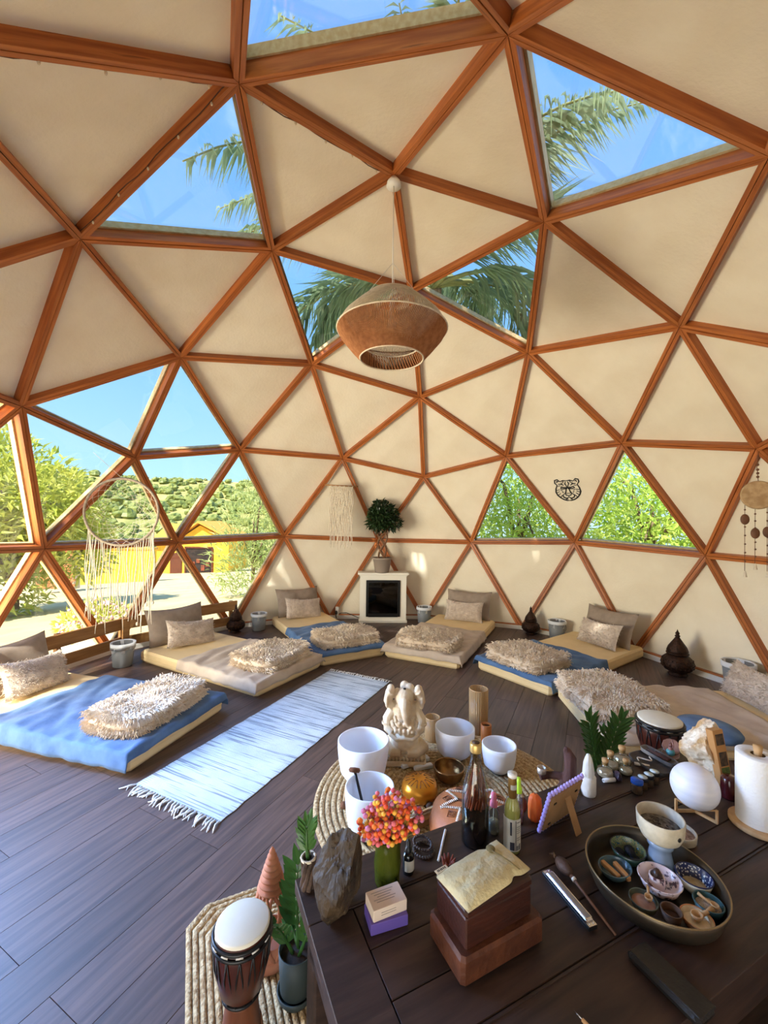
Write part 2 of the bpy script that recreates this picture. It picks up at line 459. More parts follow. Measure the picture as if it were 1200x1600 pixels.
# ------------------------------------------------------------------ floor of planks
floor = setp(thing('floor', 'dark brown oak plank floor', None), kind='structure')
poly = [Vector((HUB[i].x, HUB[i].y)) for i in BASE]
g = G(); g.prism([(p.x * 1.01, p.y * 1.01) for p in poly], -0.06, -0.012); g.ob('subfloor', m_gap, floor)
FA = R_(-17.0); PW = 0.195; PL = 1.28; FR = Matrix.Rotation(FA, 2)
fp = [FR.inverted() @ p for p in poly]
def clip(pl, nx, ny, d):
    out = []
    for i in range(len(pl)):
        p, q = pl[i], pl[(i + 1) % len(pl)]
        a = p[0] * nx + p[1] * ny - d; b = q[0] * nx + q[1] * ny - d
        if a <= 0: out.append(p)
        if a * b < 0: t = a / (a - b); out.append((p[0] + (q[0] - p[0]) * t, p[1] + (q[1] - p[1]) * t))
    return out
OFFS = {0: 0.0, 1: 0.66, 2: 0.0, -1: 0.66}
for r in range(-19, 19):
    y0 = r * PW
    off = -2.005 + (0.66 if r % 2 else 0.0) if -2 < r < 4 else -2.0 + ((r * 0.43) % 1.0) * PL
    for c in range(-3, 6):
        x0 = off + c * PL; x1 = x0 + PL
        pl = [(p.x, p.y) for p in fp]
        for (nx, ny, d) in ((-1, 0, -(x0 + .0012)), (1, 0, x1 - .0012), (0, -1, -(y0 + .0012)), (0, 1, y0 + PW - .0012)):
            pl = clip(pl, nx, ny, d)
            if len(pl) < 3: break
        if len(pl) < 3: continue
        cx = (x0 + x1) / 2; cy = y0 + PW / 2
        g = G(); g.prism([(p[0] - cx, p[1] - cy) for p in pl], -0.012, 0.0)
        w = FR @ Vector((cx, cy)); g.ob('plank', m_plank, floor, loc=(w.x, w.y, 0), rot=(0, 0, FA))
# brown cable of fairy lights clipped along a few struts
m_cab = mat('brown cable', (84, 46, 24), rough=.5); m_seed = mat('clear seed bulb', (226, 210, 180), rough=.2)
cable = setp(thing('fairy_light_cable', 'thin brown fairy light cable clipped along upper left struts', 'cable', CEN))
bg = G(); bg.ball((0, 0, 0), .007, 7, 5, (1, 1, 1.6)); bulb_me = bg.mesh('bulb'); bulb_me.materials.append(m_seed)
for a_, b_ in ((23, 22), (22, 0), (22, 25)):
    A, B = HUB[a_] - CEN, HUB[b_] - CEN; X = (B - A).normalized(); U = ((A + B) / 2).normalized(); Y = U.cross(X).normalized()
    pts = [A.lerp(B, i / 16) + Y * (.034 + .003 * math.sin(i * 2)) + U * (.008 + .006 * math.sin(i * 1.3)) for i in range(17)]
    g = G(); g.tube(pts, .0032, 5); g.ob('cable_run', m_cab, cable)
    for i in (2, 5, 8, 11, 14): link('bulb', bulb_me, None, cable, loc=pts[i] - U * .012)
# ------------------------------------------------------------------ outside: ground, house, hill, trees
m_ground = mat('sunlit pale paving', (200, 176, 126), (214, 192, 144), scale=1.3, rough=0.9, detail=6, coord='Object')
m_yellow = mat('yellow render', (244, 196, 62), (236, 184, 52), scale=2, rough=0.85)
m_roof = mat('ochre roof', (222, 160, 66), (206, 146, 60), scale=5, rough=0.8)
m_dark = mat('dark interior', (34, 28, 26), (60, 46, 40), scale=4, rough=0.9)
m_doorw = mat('brown arched door', (110, 54, 28), (84, 40, 20), scale=8, rough=0.6)
m_brick = mat('orange brick', (198, 118, 70), (222, 142, 90), scale=9, rough=0.9, rnd=0.15)
m_mort = mat('pale mortar', (214, 190, 160), rough=0.95)
m_bark = mat('grey brown bark', (96, 78, 60), (132, 110, 86), scale=12, rough=0.95, bump=0.5)
def leafmat(name, a, b, rough=0.5, tr=0.35):
    m = mat(name, a, b, scale=1.2, rough=rough, coord='Object', detail=2)
    n = m.node_tree.nodes; l = m.node_tree.links; bs = n['Principled BSDF']; o = [x for x in n if x.type == 'OUTPUT_MATERIAL'][0]
    if tr and len([x for x in n if x.type == 'BSDF_TRANSLUCENT']) == 0:
        t = n.new('ShaderNodeBsdfTranslucent'); mx = n.new('ShaderNodeMixShader'); mx.inputs[0].default_value = tr
        src = bs.inputs['Base Color'].links
        if src: l.new(src[0].from_socket, t.inputs[0])
        else: t.inputs[0].default_value = bs.inputs['Base Color'].default_value
        l.new(bs.outputs[0], mx.inputs[1]); l.new(t.outputs[0], mx.inputs[2]); l.new(mx.outputs[0], o.inputs['Surface'])
    return m
m_leafy = leafmat('yellow green leaves', (176, 188, 70), (222, 220, 120))
m_leafg = leafmat('bright green leaves', (162, 194, 74), (212, 224, 116))
m_bamboo = leafmat('grey green leaves', (156, 172, 100), (200, 206, 138))
m_hillg = mat('scrubby hillside', (128, 130, 66), (186, 172, 104), scale=0.25, rough=0.95, detail=7)
m_tree = leafmat('hill tree foliage', (108, 120, 54), (158, 160, 80), tr=0.15)
m_palm = leafmat('palm leaflets', (146, 166, 130), (178, 194, 160), tr=0.6)
m_palmstem = mat('palm stalk', (150, 150, 96), (120, 124, 80), scale=4, rough=0.6)
def gz(x, y):
    r = math.hypot(x, y)
    return -0.16 - max(0.0, r - 5.0) * 0.115 if y > -2 * abs(x) * 0 and r < 45 else -0.16 - 40 * 0.115
g = G()
def gfn(u, v):
    a = 2 * PI * u; r = 3.62 + (60 - 3.62) * v ** 2.2
    return (r * math.cos(a), r * math.sin(a), (-0.16 if r < 5 else -0.16 - (r - 5) * 0.098 * (1 if a < PI * 0.9 else 0.2)) + 0.05 * mnoise.noise(Vector((r * math.cos(a) * .3, r * math.sin(a) * .3, 0))) * min(1, r / 9))
g.grid(72, 26, gfn, wrap=True)
setp(g.ob('ground', m_ground), 'pale sunlit paved ground sloping away outside', None, kind='structure')
# hillside
g = G()
def hfn(u, v):
    a = R_(15 + 110 * u); r = 52 + 100 * v
    z = -5.2 + 19.5 * v ** 1.15 + 1.3 * mnoise.noise(Vector((a * 6, v * 3, 1))) - 2.5 * max(0, u - 0.55) * v
    return (r * math.cos(a), r * math.sin(a), z)
g.grid(60, 22, hfn)
setp(g.ob('hillside', m_hillg), 'dry green hillside beyond the yellow house', None, kind='structure')
g = G(); rg = random.Random(11)
for i in range(2400):
    u = rg.random(); v = rg.random() ** 0.8; p = Vector(hfn(u, v)); s = rg.uniform(0.45, 1.35)
    sd = rg.random() * 50
    g.ball((p.x, p.y, p.z + s * 0.5), s, 8, 5, (1.15, 1, rg.uniform(.6, 1.1)), fn=lambda q: 1 + 0.6 * mnoise.noise(q * 2.3 + Vector((sd, 0, 0))), smooth=False)
setp(g.ob('hill_trees', m_tree), 'scattered scrub trees covering the far hillside', 'trees', kind='stuff')
# yellow house: origin at the middle of its front
hx, hy, hz = 29.75, 21.9, -3.35
ha = math.atan2(25.35 - 18.96, 29.16 - 30.27)
house = thing('house', 'small yellow house with gable and ochre roof beyond the window', 'house', (hx, hy, hz), ha - PI)   # local x: to the right seen from the dome; local -y... front faces -y
# after rotation: local +x = away to the right
def hpart(nm, g, m, par=None): return g.ob(nm, m, par or house)
g = G(); g.prism([(-3.4, 0), (2.9, 0), (2.9, 5), (-3.4, 5)], 0, 3.0); hpart('wall', g, m_yellow)
g = G(); Mx = Matrix.Rotation(PI / 2, 4, 'X')
g.prism([(-1.4, 3.0), (2.75, 3.0), (0.35, 4.2)], -5.0, -0.02, M=Mx); hpart('gable', g, m_yellow)
g = G()
for a_, b_ in (((-1.75, 2.95), (0.35, 4.42)), ((0.35, 4.42), (3.1, 3.05))):
    g.prism([a_, b_, (b_[0], b_[1] + 0.16), (a_[0], a_[1] + 0.16)], -5.2, 0.45, M=Mx)
hpart('gable_roof', g, m_roof)
g = G(); g.add([(-3.9, -0.5, 2.75), (-1.5, -0.5, 2.75), (-1.0, 3, 4.3), (-3.9, 3, 4.3), (-3.9, -0.5, 2.6), (-1.5, -0.5, 2.6), (-1.0, 3, 4.1), (-3.9, 3, 4.1)], [(0, 1, 2, 3), (7, 6, 5, 4), (0, 4, 5, 1), (1, 5, 6, 2), (2, 6, 7, 3), (3, 7, 4, 0)]); hpart('lean_to_roof', g, m_roof)
g = G(); g.box((0.35, -0.02, 1.1), (2.3, 0.1, 2.2)); op = hpart('shop_opening', g, m_dark)
g = G(); g.box((-0.82, -0.06, 1.15), (0.12, 0.14, 2.3)); g.box((1.52, -0.06, 1.15), (0.12, 0.14, 2.3)); g.box((0.35, -0.06, 2.27), (2.5, 0.14, 0.14)); hpart('opening_frame', g, m_doorw)
g = G()
for k in range(5): g.box((-0.55 + k * 0.42, -0.08, 0.5 + 0.3 * (k % 3)), (0.3, 0.08, 0.35 + 0.15 * (k % 2)))
hpart('stored_goods', g, mat('red brown goods', (150, 70, 44), (96, 60, 40), scale=3))
g = G(); pl = [(-0.5, 0), (0.5, 0)] + [(0.5 * math.cos(t), 1.3 + 0.5 * math.sin(t)) for t in [PI * k / 8 for k in range(9)]]
g.prism([(p[0] - 1.65, p[1]) for p in pl], 0.0, 0.1, M=Mx); hpart('arched_door', g, m_doorw)
# low yellow garden wall with a brick pier
wa = math.atan2(15.6 - 19.37, 16.61 - 15.97)
t = thing('garden_wall', 'low bright yellow garden wall running toward the house', 'wall', (16.3, 17.5, -2.6), wa)
g = G(); g.box((0, 0, 1.2), (4.4, 0.3, 2.4)); g.ob('wall_body', m_yellow, t)
g = G(); g.box((0, 0, 2.44), (4.5, 0.42, 0.1)); g.ob('coping', m_roof, t)
t = thing('brick_pier', 'short orange brick pier left of the yellow wall', 'brick wall', (10.7, 14.75, -1.3), math.atan2(-1.35, .24))
g = G(); g.box((0, 0, 0.8), (1.46, 0.36, 1.6)); g.ob('core', m_mort, t)
bm_ = G(); bm_.box((0, 0, 0), (0.23, 0.05, 0.085)); bme = bm_.mesh('brick'); bme.materials.append(m_brick)
for r in range(16):
    for c in range(6):
        x = -0.62 + c * 0.25 + (0.06 if r % 2 else -0.06)
        link('brick', bme, None, t, loc=(x, -0.19, 0.06 + r * 0.1))
        if r == 15: continue
# ------------------------------------------------------------------ leafy growth
def cloud(n, blobs, rs, out=0.5):
    """random points in the outer part of a set of blobs; returns points and outward directions"""
    w = np.array([b[3] ** 2 for b in blobs]); w = w / w.sum(); P = []; D = []
    k = rs.choice(len(blobs), n, p=w)
    d = rs.normal(size=(n, 3)); d /= np.linalg.norm(d, axis=1)[:, None]
    r = 1 - out * rs.random(n) ** 1.6
    for i in range(n):
        b = blobs[k[i]]; P.append(np.array(b[:3]) + d[i] * b[3] * r[i] * np.array([1, 1, b[4] if len(b) > 4 else 1]))
    return np.array(P), d
def bush(name, label, cat, loc, blobs, n, L, W, m, seed, trunk=None, droop=0.3, group=None, spread=0.7, up=0.3):
    rs = np.random.RandomState(seed)
    t = thing(name, label, cat, loc, 0, group)
    P, D = cloud(n, blobs, rs)
    D = D + rs.normal(size=(n, 3)) * spread + np.array([0, 0, up]); N = rs.normal(size=(n, 3)) * 0.5 + np.array([0, 0, 1.0])
    V, F = leaves(P, D, N, L * rs.uniform(.6, 1.2, n), W * rs.uniform(.7, 1.2, n), droop=droop)
    o = link('foliage', fastmesh('foliage', V, F), m, t); o['kind'] = 'stuff'
    if trunk:
        g = G()
        for path, r in trunk: g.tube(path, r, 7)
        g.ob('trunk', m_bark, t)
    return t
def sticks(blobs, base=(0, 0, 0), r=0.05):
    out = [([base, (base[0], base[1], blobs[0][2] * 0.5), tuple(blobs[0][:3])], [r * 1.6, r * 1.2, r * .5])]
    for b in blobs[1:]: out.append(([(base[0], base[1], blobs[0][2] * 0.4), tuple((np.array(b[:3]) + np.array([base[0], base[1], blobs[0][2]])) / 2), tuple(b[:3])], [r, r * .7, r * .3]))
    return out
bl = [(0, 0.2, 2.2, 1.5), (-1.3, 0.8, 1.6, 1.5), (0.6, -0.35, 1.7, 1.1), (0.0, 0.9, 3.0, 1.1), (0.4, -0.6, 2.3, .8), (-2.2, 1.3, 2.3, 1.5), (-0.3, 0.4, 0.8, 1.3), (0.9, -0.8, 1.2, .7), (-1.0, 1.6, 3.1, 1.1)]
bush('broadleaf_tree', 'big yellow-green broadleaf tree left outside the tall windows', 'tree', (4.4, 8.9, -0.5), bl, 12500, 0.25, 0.08, m_leafy, 3, sticks(bl, r=.09), up=0.5)
bl = [(0, 0, 1.9, .75, 1.3), (0.4, -0.5, 1.2, .75, 1.2), (-0.3, 0.4, 1.0, .7, 1.3), (0.1, 0, 0.5, .9), (0.5, -1.0, 0.8, .7), (0.0, -0.3, 2.5, .5, 1.3)]
bush('oleander_bush', 'grey-green narrow-leaved bush right of the yellow house', 'bush', (7.1, 4.75, -0.45), bl, 2600, 0.25, 0.035, m_bamboo, 4, sticks(bl, r=.03), up=0.9)
bl = [(0, 0, 2.4, 1.3), (0.9, 0.4, 1.7, 1.2), (-0.9, -0.2, 1.5, 1.2), (0.3, -0.8, 3.0, 1.1), (0, 0.7, 3.1, 1.0), (0.2, 0, 0.9, 1.4)]
bush('leafy_tree', 'bright green feathery tree outside the left one of two small right windows', 'tree', (7.5, -2.0, -0.3), bl, 6500, 0.19, 0.055, m_leafg, 5, sticks(bl, r=.06), group=None)
bl = [(0, 0, 2.3, 1.4), (1.0, -0.6, 1.6, 1.3), (-0.9, 0.5, 1.5, 1.2), (0.5, 0.6, 2.9, 0.9), (-0.6, -0.8, 2.6, 0.8), (0, 0, 0.8, 1.4)]
bush('leafy_tree', 'bright green feathery tree outside the rightmost small window', 'tree', (6.4, -4.5, -0.3), bl, 6500, 0.21, 0.06, m_leafg, 6, sticks(bl, r=.06))
bl = [(0, 0, 8.6, 2.6, .7), (1.2, 1.4, 8.0, 2.0, .7), (0.9, -1.6, 8.2, 2.1, .7), (-1.4, 0.5, 8.0, 2.2, .8), (-.6, -1.8, 7.6, 1.9, .8), (1.9, 0.1, 8.4, 1.8, .7)]
bush('sun_blocker_tree', 'tall spreading tree standing behind the dome and shading its roof', 'tree', (-5.6, 1.0, -0.2), bl, 2600, 0.75, 0.34, m_leafg, 8, sticks(bl, r=.16))  # added out of view to keep skylight sun patches off the floor
# planter with pink flowers right outside the low left panes
t = thing('flower_planter', 'white planter of pink flowers outside behind the wooden rail', 'planter', (1.52, 3.98, -0.16), -0.6); t.scale = (.85, .85, .85)
g = G(); g.prism([(-.4, -.16), (.4, -.16), (.4, .16), (-.4, .16)], 0, .26); g.ob('trough', m_white, t)
rs = np.random.RandomState(9); bl = [(-.25, 0, .42, .22), (.2, 0, .45, .25), (0, 0, .5, .25)]
P, D = cloud(900, bl, rs); V, F = leaves(P, D + np.array([0, 0, .4]), rs.normal(size=(900, 3)) + np.array([0, 0, 1]), rs.uniform(.05, .1, 900), rs.uniform(.03, .05, 900))
link('foliage', fastmesh('foliage', V, F), m_leafy, t)['kind'] = 'stuff'
g = G(); P, D = cloud(150, [(b[0], b[1], b[2] + .04, b[3]) for b in bl], rs, .15)
for p in P: g.ball(tuple(p), 0.022, 6, 4)
o = g.ob('blossoms', mat('pink blossom', (222, 160, 190), (236, 190, 208), scale=9), t); o['kind'] = 'stuff'
# palm whose crown hangs over the dome
palm = thing('palm_tree', 'tall palm with drooping fronds hanging over the dome skylights', 'palm', (4.9, 0.2, -0.2))
g = G(); g.tube([(0, 0, 0), (-0.15, 0, 2), (-0.7, -0.15, 4), (-1.6, -0.3, 5.3)], [.24, .18, .16, .14], 12); g.ob('trunk', m_bark, palm)
def frond(L, seed):
    rs = np.random.RandomState(seed); n = 110
    s = np.linspace(0.0, 1, 40); rise = 0.55
    X = L * (s * 0.92 - 0.12 * s ** 3); Z = L * (rise * s - 1.02 * s ** 2.2)
    path = np.stack([X, 0 * X, Z], 1)
    g = G(); g.tube([tuple(p) for p in path[::3]], [0.035 * (1 - .9 * k / 14) for k in range(len(path[::3]))], 6)
    t = rs.uniform(.16, 1, n * 2); sd = np.where(np.arange(n * 2) % 2, 1, -1)
    P = np.stack([np.interp(t, s, path[:, k]) for k in range(3)], 1)
    dl = np.stack([np.interp(np.minimum(t + .03, 1), s, path[:, k]) - np.interp(t - .03, s, path[:, k]) for k in range(3)], 1); dl /= np.linalg.norm(dl, axis=1)[:, None]
    D = dl * 0.75 + np.stack([0 * t, sd * rs.uniform(.5, 1, n * 2), rs.uniform(-.5, .25, n * 2)], 1)
    D /= np.linalg.norm(D, axis=1)[:, None]
    LL = (0.72 * np.sin(PI * np.clip(t * .85 + .12, 0, 1)) + .12) * rs.uniform(.75, 1.1, n * 2)
    N = np.cross(D, np.array([0, 1.0, 0])) + np.array([0, 0, .6])
    V, F = leaves(P, D, N, LL, np.full(n * 2, .022), fold=.1, droop=.45)
    return g.mesh('rachis'), fastmesh('leaflets', V, F)
fr = [frond(4.2, 21), frond(3.7, 22), frond(3.3, 23)]
for a, b in fr: a.materials.append(m_palmstem); b.materials.append(m_palm)
rg = random.Random(5)
for k in range(22):
    a, b = fr[k % 3]; az = 2 * PI * k / 22 + rg.uniform(-.1, .1); back = max(0.0, -math.cos(az))
    tilt = rg.uniform(-.15, .25) - (0.52 * back + .1) - (0.3 if k % 4 == 0 else 0)
    if abs(az - PI / 2) < .2: tilt = .22
    f = link('frond', a, None, palm, loc=(-1.65, -0.3, 5.35 + rg.uniform(-.1, .1)), rot=(rg.uniform(-.3, .3), tilt, az))
    f2 = link('leaflets', b, None, f); f2['kind'] = 'stuff'
# ------------------------------------------------------------------ floor beds: mattress, blanket, fur throw, cushions
m_matt = mat('cream mattress cover', (236, 210, 160), (226, 198, 148), scale=4, rough=0.8, bump=0.06, bscale=30)
m_blue = mat('blue fleece', (68, 97, 136), (90, 121, 160), scale=7, rough=0.95, sheen=0.08, bump=0.15, bscale=60)
m_beige = mat('beige fleece', (186, 166, 146), (202, 184, 164), scale=7, rough=0.95, sheen=0.1, bump=0.15, bscale=60)
m_fur = mat('shaggy beige fur', (236, 220, 198), (214, 194, 170), scale=9, rough=0.9, sheen=0.3)
m_furbase = mat('beige fur backing', (216, 196, 172), rough=0.95)
m_taupe = mat('taupe linen', (142, 126, 112), (156, 140, 126), scale=12, rough=0.9, bump=0.15, bscale=90)
m_plush = mat('pale plush fur', (214, 198, 182), (194, 176, 160), scale=24, rough=0.95, sheen=0.5, bump=0.3, bscale=70)
MT = 0.12
def solid(o, t, off=-1):
    md = o.modifiers.new('thickness', 'SOLIDIFY'); md.thickness = t; md.offset = off; return o
def pillow_mesh(w, h, t, seed, sag=0.0, n=18):
    g = G()
    def side(s):
        def fn(u, v):
            a, b = u * 2 - 1, v * 2 - 1
            th = t / 2 * max(0, (1 - abs(a) ** 2.6)) ** .55 * max(0, (1 - abs(b) ** 2.6)) ** .55
            y = a * w / 2 * (1 - 0.07 * (1 - b * b)); z = b * h / 2 * (1 - 0.07 * (1 - a * a)) - sag * (1 - a * a) * (b + 1) * .5
            k = mnoise.noise(Vector((a * 2 + seed, b * 2, s))) * 0.018 + mnoise.noise(Vector((a * 6, b * 3 + seed, s))) * 0.006
            return (-s * (th + k * th / (t / 2 + 1e-6)), y, z)
        return fn
    g.grid(n, n, side(1)); g.grid(n, n, side(-1))
    return g
def pillow(name, label, cat, loc, w, h, t, lean, yaw, m, seed, group, roll=0.0, plush=0):
    g = pillow_mesh(w, h, t, seed, 0.02)
    o = g.ob(name, m); setp(o, label, cat, group)
    o.matrix_world = Matrix.Translation(loc) @ Matrix.Rotation(yaw, 4, 'Z') @ Matrix.Rotation(lean, 4, 'Y') @ Matrix.Rotation(roll, 4, 'X') @ Matrix.Translation((0, 0, h / 2 - 0.004))
    if plush:
        rs = np.random.RandomState(seed + 5); a = rs.uniform(-.95, .95, plush); b = rs.uniform(-.95, .95, plush)
        th = t / 2 * (1 - np.abs(a) ** 2.6) ** .55 * (1 - np.abs(b) ** 2.6) ** .55
        sgn = np.where(rs.rand(plush) < .75, -1, 1)
        B = np.stack([sgn * th * .98, a * w / 2 * (1 - .07 * (1 - b * b)), b * h / 2 * (1 - .07 * (1 - a * a)) - .02 * (1 - a * a) * (b + 1) * .5], 1)
        nrm = np.stack([sgn * .9, a ** 3, b ** 3], 1); nrm += rs.normal(size=(plush, 3)) * .5
        L = rs.uniform(.012, .02, plush)[:, None]
        V, F = strands(B, B + nrm * L * .8 + np.array([0, 0, -.3]) * L, B + nrm * L * .55, np.full(plush, .0022))
        setp(link('plush_pile', fastmesh('plush_pile', V, F), m, o), kind='stuff')
    return o
def blanket_mesh(w, x0, cover, hang, foot, seed, front_short=0.0):
    """cloth lying over a mattress: x along it from the foot, hanging at both sides and the foot"""
    g = G(); W2 = w / 2 + 0.012; S = W2 + hang; top = MT + 0.012
    def fn(u, v):
        s = (u * 2 - 1) * S; x = -foot + v * (cover + foot)
        wav = 0.05 * mnoise.noise(Vector((s * 2.0, seed, 0)))
        xx = x + (wav if v > .5 else 0) * v
        wr = 0.028 * abs(mnoise.noise(Vector((xx * 5 + s * 3, s * 1.6 - xx * 1.2 + seed, 0)))) + 0.013 * mnoise.noise(Vector((xx * 12 + 3 * s, s * 4 + seed, 2)))
        z = top + wr; y = s
        dy = max(0.0, abs(s) - W2); dx = max(0.0, -x - 0.012)
        fl = 0.012 * mnoise.noise(Vector((xx * 9, seed * 3, s * 2))) + 0.012
        if dy > 0: y = math.copysign(W2 + fl * min(1, dy * 14) + dy * .12, s); z = top - dy + wr * .5
        X = xx
        if dx > 0: X = -0.012 - 0.02 * min(1, dx * 12) * (1 + mnoise.noise(Vector((s * 8, seed, 5)))); z = min(z, top - dx + wr * .2) if dy > 0 else top - dx + wr * .5
        return (X, y, max(0.008, z))
    g.grid(56, 60, fn)
    return g
def fur_throw(name, label, loc, rz, L, W, seed, n=5200, hl=0.045):
    """folded shaggy throw: two rounded layers and a coat of strands"""
    t = thing(name, label, 'throw', loc, rz, 'shaggy throws folded at the foot of the beds')
    rs = np.random.RandomState(seed); g = G()
    lay = [(0.0, L, W, 0.026, 0.028), (0.006, L * .97, W * .99, 0.066, 0.046)]
    PB = []; PN = []
    for li, (ox, l_, w_, zc, hh) in enumerate(lay):
        def fn(p, l_=l_, w_=w_, hh=hh, ox=ox, zc=zc):
            e1 = lambda q: math.copysign(abs(q) ** .45, q)
            r = math.hypot(p.x, p.y); k = max(abs(p.x), abs(p.y)) + 1e-9
            sq = (r / k) ** .72 if r > 1e-6 else 1
            x = ox + p.x * sq * l_ / 2; y = p.y * sq * w_ / 2
            z = zc + e1(p.z) * hh * (1 + .35 * mnoise.noise(Vector((x * 5 + seed, y * 5, li)))) + .012 * mnoise.noise(Vector((x * 3, y * 3 + seed, 7)))
            return Vector((x, y, max(z, 0.002)))
        nu, nv = 26, 12; rows = []
        vs = []; fs = []
        for j in range(nv + 1):
            q, zz = math.sin(PI * j / nv), -math.cos(PI * j / nv)
            q = q ** .45 if q > 1e-6 else 0
            for i in range(nu):
                a = 2 * PI * i / nu; vs.append(fn(Vector((q * math.cos(a), q * math.sin(a), zz))))
        for j in range(nv):
            for i in range(nu): fs.append((j * nu + i, j * nu + (i + 1) % nu, (j + 1) * nu + (i + 1) % nu, (j + 1) * nu + i))
        g.add(vs, fs, True)
        m_ = int(n * (.34 if li == 0 else .66)); c = 0
        while c < m_:
            a = rs.uniform(0, 2 * PI); zz = rs.uniform(-.55, 1) if li else rs.uniform(-.7, .3); q = rs.uniform(0, 1) ** .5 if (li and rs.rand() < .75) else rs.uniform(.85, 1)
            zz = math.sqrt(max(0, 1 - q * q)) if q < .85 and li else zz
            p = fn(Vector((q * math.cos(a), q * math.sin(a), max(-1, min(1, zz)))))
            PB.append(p); PN.append(Vector((math.cos(a) * q ** 3 * 1.3, math.sin(a) * q ** 3 * 1.3, .75 if q < .85 else .15))); c += 1
    g.ob('fur_backing', m_furbase, t)
    B = np.array([tuple(p) for p in PB]); N = np.array([tuple(p) for p in PN]); k = len(B)
    sw = np.array([(mnoise.noise(Vector((p[0] * 9 + seed, p[1] * 9, 0))), mnoise.noise(Vector((p[0] * 9, p[1] * 9 + 40 + seed, 0)))) for p in B])
    N[:, :2] += sw * 1.5; N += rs.normal(size=(k, 3)) * .28; N[:, 0] -= .25
    N /= np.linalg.norm(N, axis=1)[:, None]
    Ln = (hl * rs.uniform(.6, 1.15, k))[:, None]
    mid = B + N * Ln * .55; tip = B + N * Ln * .9 + np.array([0, 0, -1]) * Ln * .35
    tip[:, 2] = np.maximum(tip[:, 2], .003)
    V, F = strands(B, tip, mid, rs.uniform(.0026, .0048, k))
    setp(link('fur', fastmesh('fur', V, F), m_fur, t), kind='stuff')
    return t
BEDS = [  # foot centre, axis, width, length, blanket, cover, side hang, foot hang, throw (along, across, L, W, turn), words
    ((-.40, 1.365), 84, .87, 1.78, m_blue, 1.22, .10, .06, (.30, -.02, .46, .74, 0.04), 'leftmost bed', 'at the left edge, nearest the rail'),
    ((.70, 1.02), 70, .88, 1.72, m_beige, 1.05, .085, .085, (.30, -.04, .52, .68, 0.08), 'second bed from the left', 'in front of the wooden rail'),
    ((1.36, .58), 40, .77, 1.90, m_blue, 1.16, .075, .045, (.30, -.02, .50, .70, -.05), 'bed left of the white fireplace', 'left of the white fireplace'),
    ((1.43, -.12), -16.5, .85, 1.83, m_beige, 1.12, .09, .075, (.29, .0, .54, .68, .05), 'bed right of the white fireplace', 'right of the white fireplace'),
    ((1.10, -1.01), -44, .83, 1.86, m_blue, .98, .09, .05, (.29, .02, .58, .66, -.04), 'bed along the right wall', 'along the right wall between two lanterns'),
    ((.38, -1.41), -84, .88, 1.75, m_beige, 1.24, .05, .02, (.25, .08, .56, .72, .1), 'bed behind the altar table', 'half hidden behind the objects on the table'),
]
CN = {m_blue.name: 'blue', m_beige.name: 'beige'}
for k, (fc, an, w, L, bm, cover, hang, foot, th, who, where) in enumerate(BEDS):
    a = R_(an); M = Matrix.Translation((fc[0], fc[1], 0)) @ Matrix.Rotation(a, 4, 'Z')
    t = thing('mattress', 'cream foam mattress of the ' + who, 'mattress', (fc[0], fc[1], 0), a, 'mattresses laid out around the dome wall')
    g = G()
    def edge(u, v): return None
    g.box((L / 2, 0, MT / 2 + .001), (L, w, MT - .002), bev=0.022); o = g.ob('foam_core', m_matt, t)
    g = G(); z = MT * .5
    g.tube([(0.02, -w / 2, z), (L - .02, -w / 2, z), (L, -w / 2 + .02, z), (L, w / 2 - .02, z), (L - .02, w / 2, z), (.02, w / 2, z), (0, w / 2 - .02, z), (0, -w / 2 + .02, z)], .003, 5, closed=True)
    g.ob('zip_seam', m_matt, t)
    g = blanket_mesh(w, 0, cover, hang, foot, k * 3.7 + 1)
    o = g.ob('blanket', bm, loc=(fc[0], fc[1], 0), rot=(0, 0, a)); solid(o, .005, 1)
    setp(o, '%s fleece blanket spread over the foot of the %s' % (CN[bm.name], who), 'blanket', 'fleece blankets on the beds')
    p = M @ Vector((th[0], th[1], MT + .020))
    fur_throw('fur_throw', 'shaggy beige fur throw folded on the ' + who, p, a + th[4], th[2], th[3], 30 + k, 8000 if k in (0, 5) else 5600)
    G1 = 'taupe cushions leaning at the bed heads'; G2 = 'pale plush pillows in front of the taupe cushions'
    P1 = [(1.60, -.02), (1.64, .04), (1.80, .0), (1.74, -.04), (1.66, -.06), (1.55, 0)][k]; P2 = [(1.42, -.06), (1.40, .05), (1.62, .0), (1.56, -.03), (1.46, -.06), (1.36, .18)][k]
    yw = [.1, -.12, .06, .03, -.22, 0][k]
    pillow('cushion', 'taupe linen cushion leaning at the head of the ' + who, 'cushion', M @ Vector((P1[0], P1[1], MT)), .66, .42, .15, R_(22), a + yw, m_taupe, k + .5, G1)
    pillow('plush_pillow', 'pale furry pillow against the cushion of the ' + who, 'pillow', M @ Vector((P2[0], P2[1], MT)), .54, .30, .15, R_(26), a + yw * 1.4 + .02, m_plush, k + 11, G2, roll=[.1, .12, .1, 0, -.04, 0][k], plush=2200 if k in (0, 1, 5) else 1300)
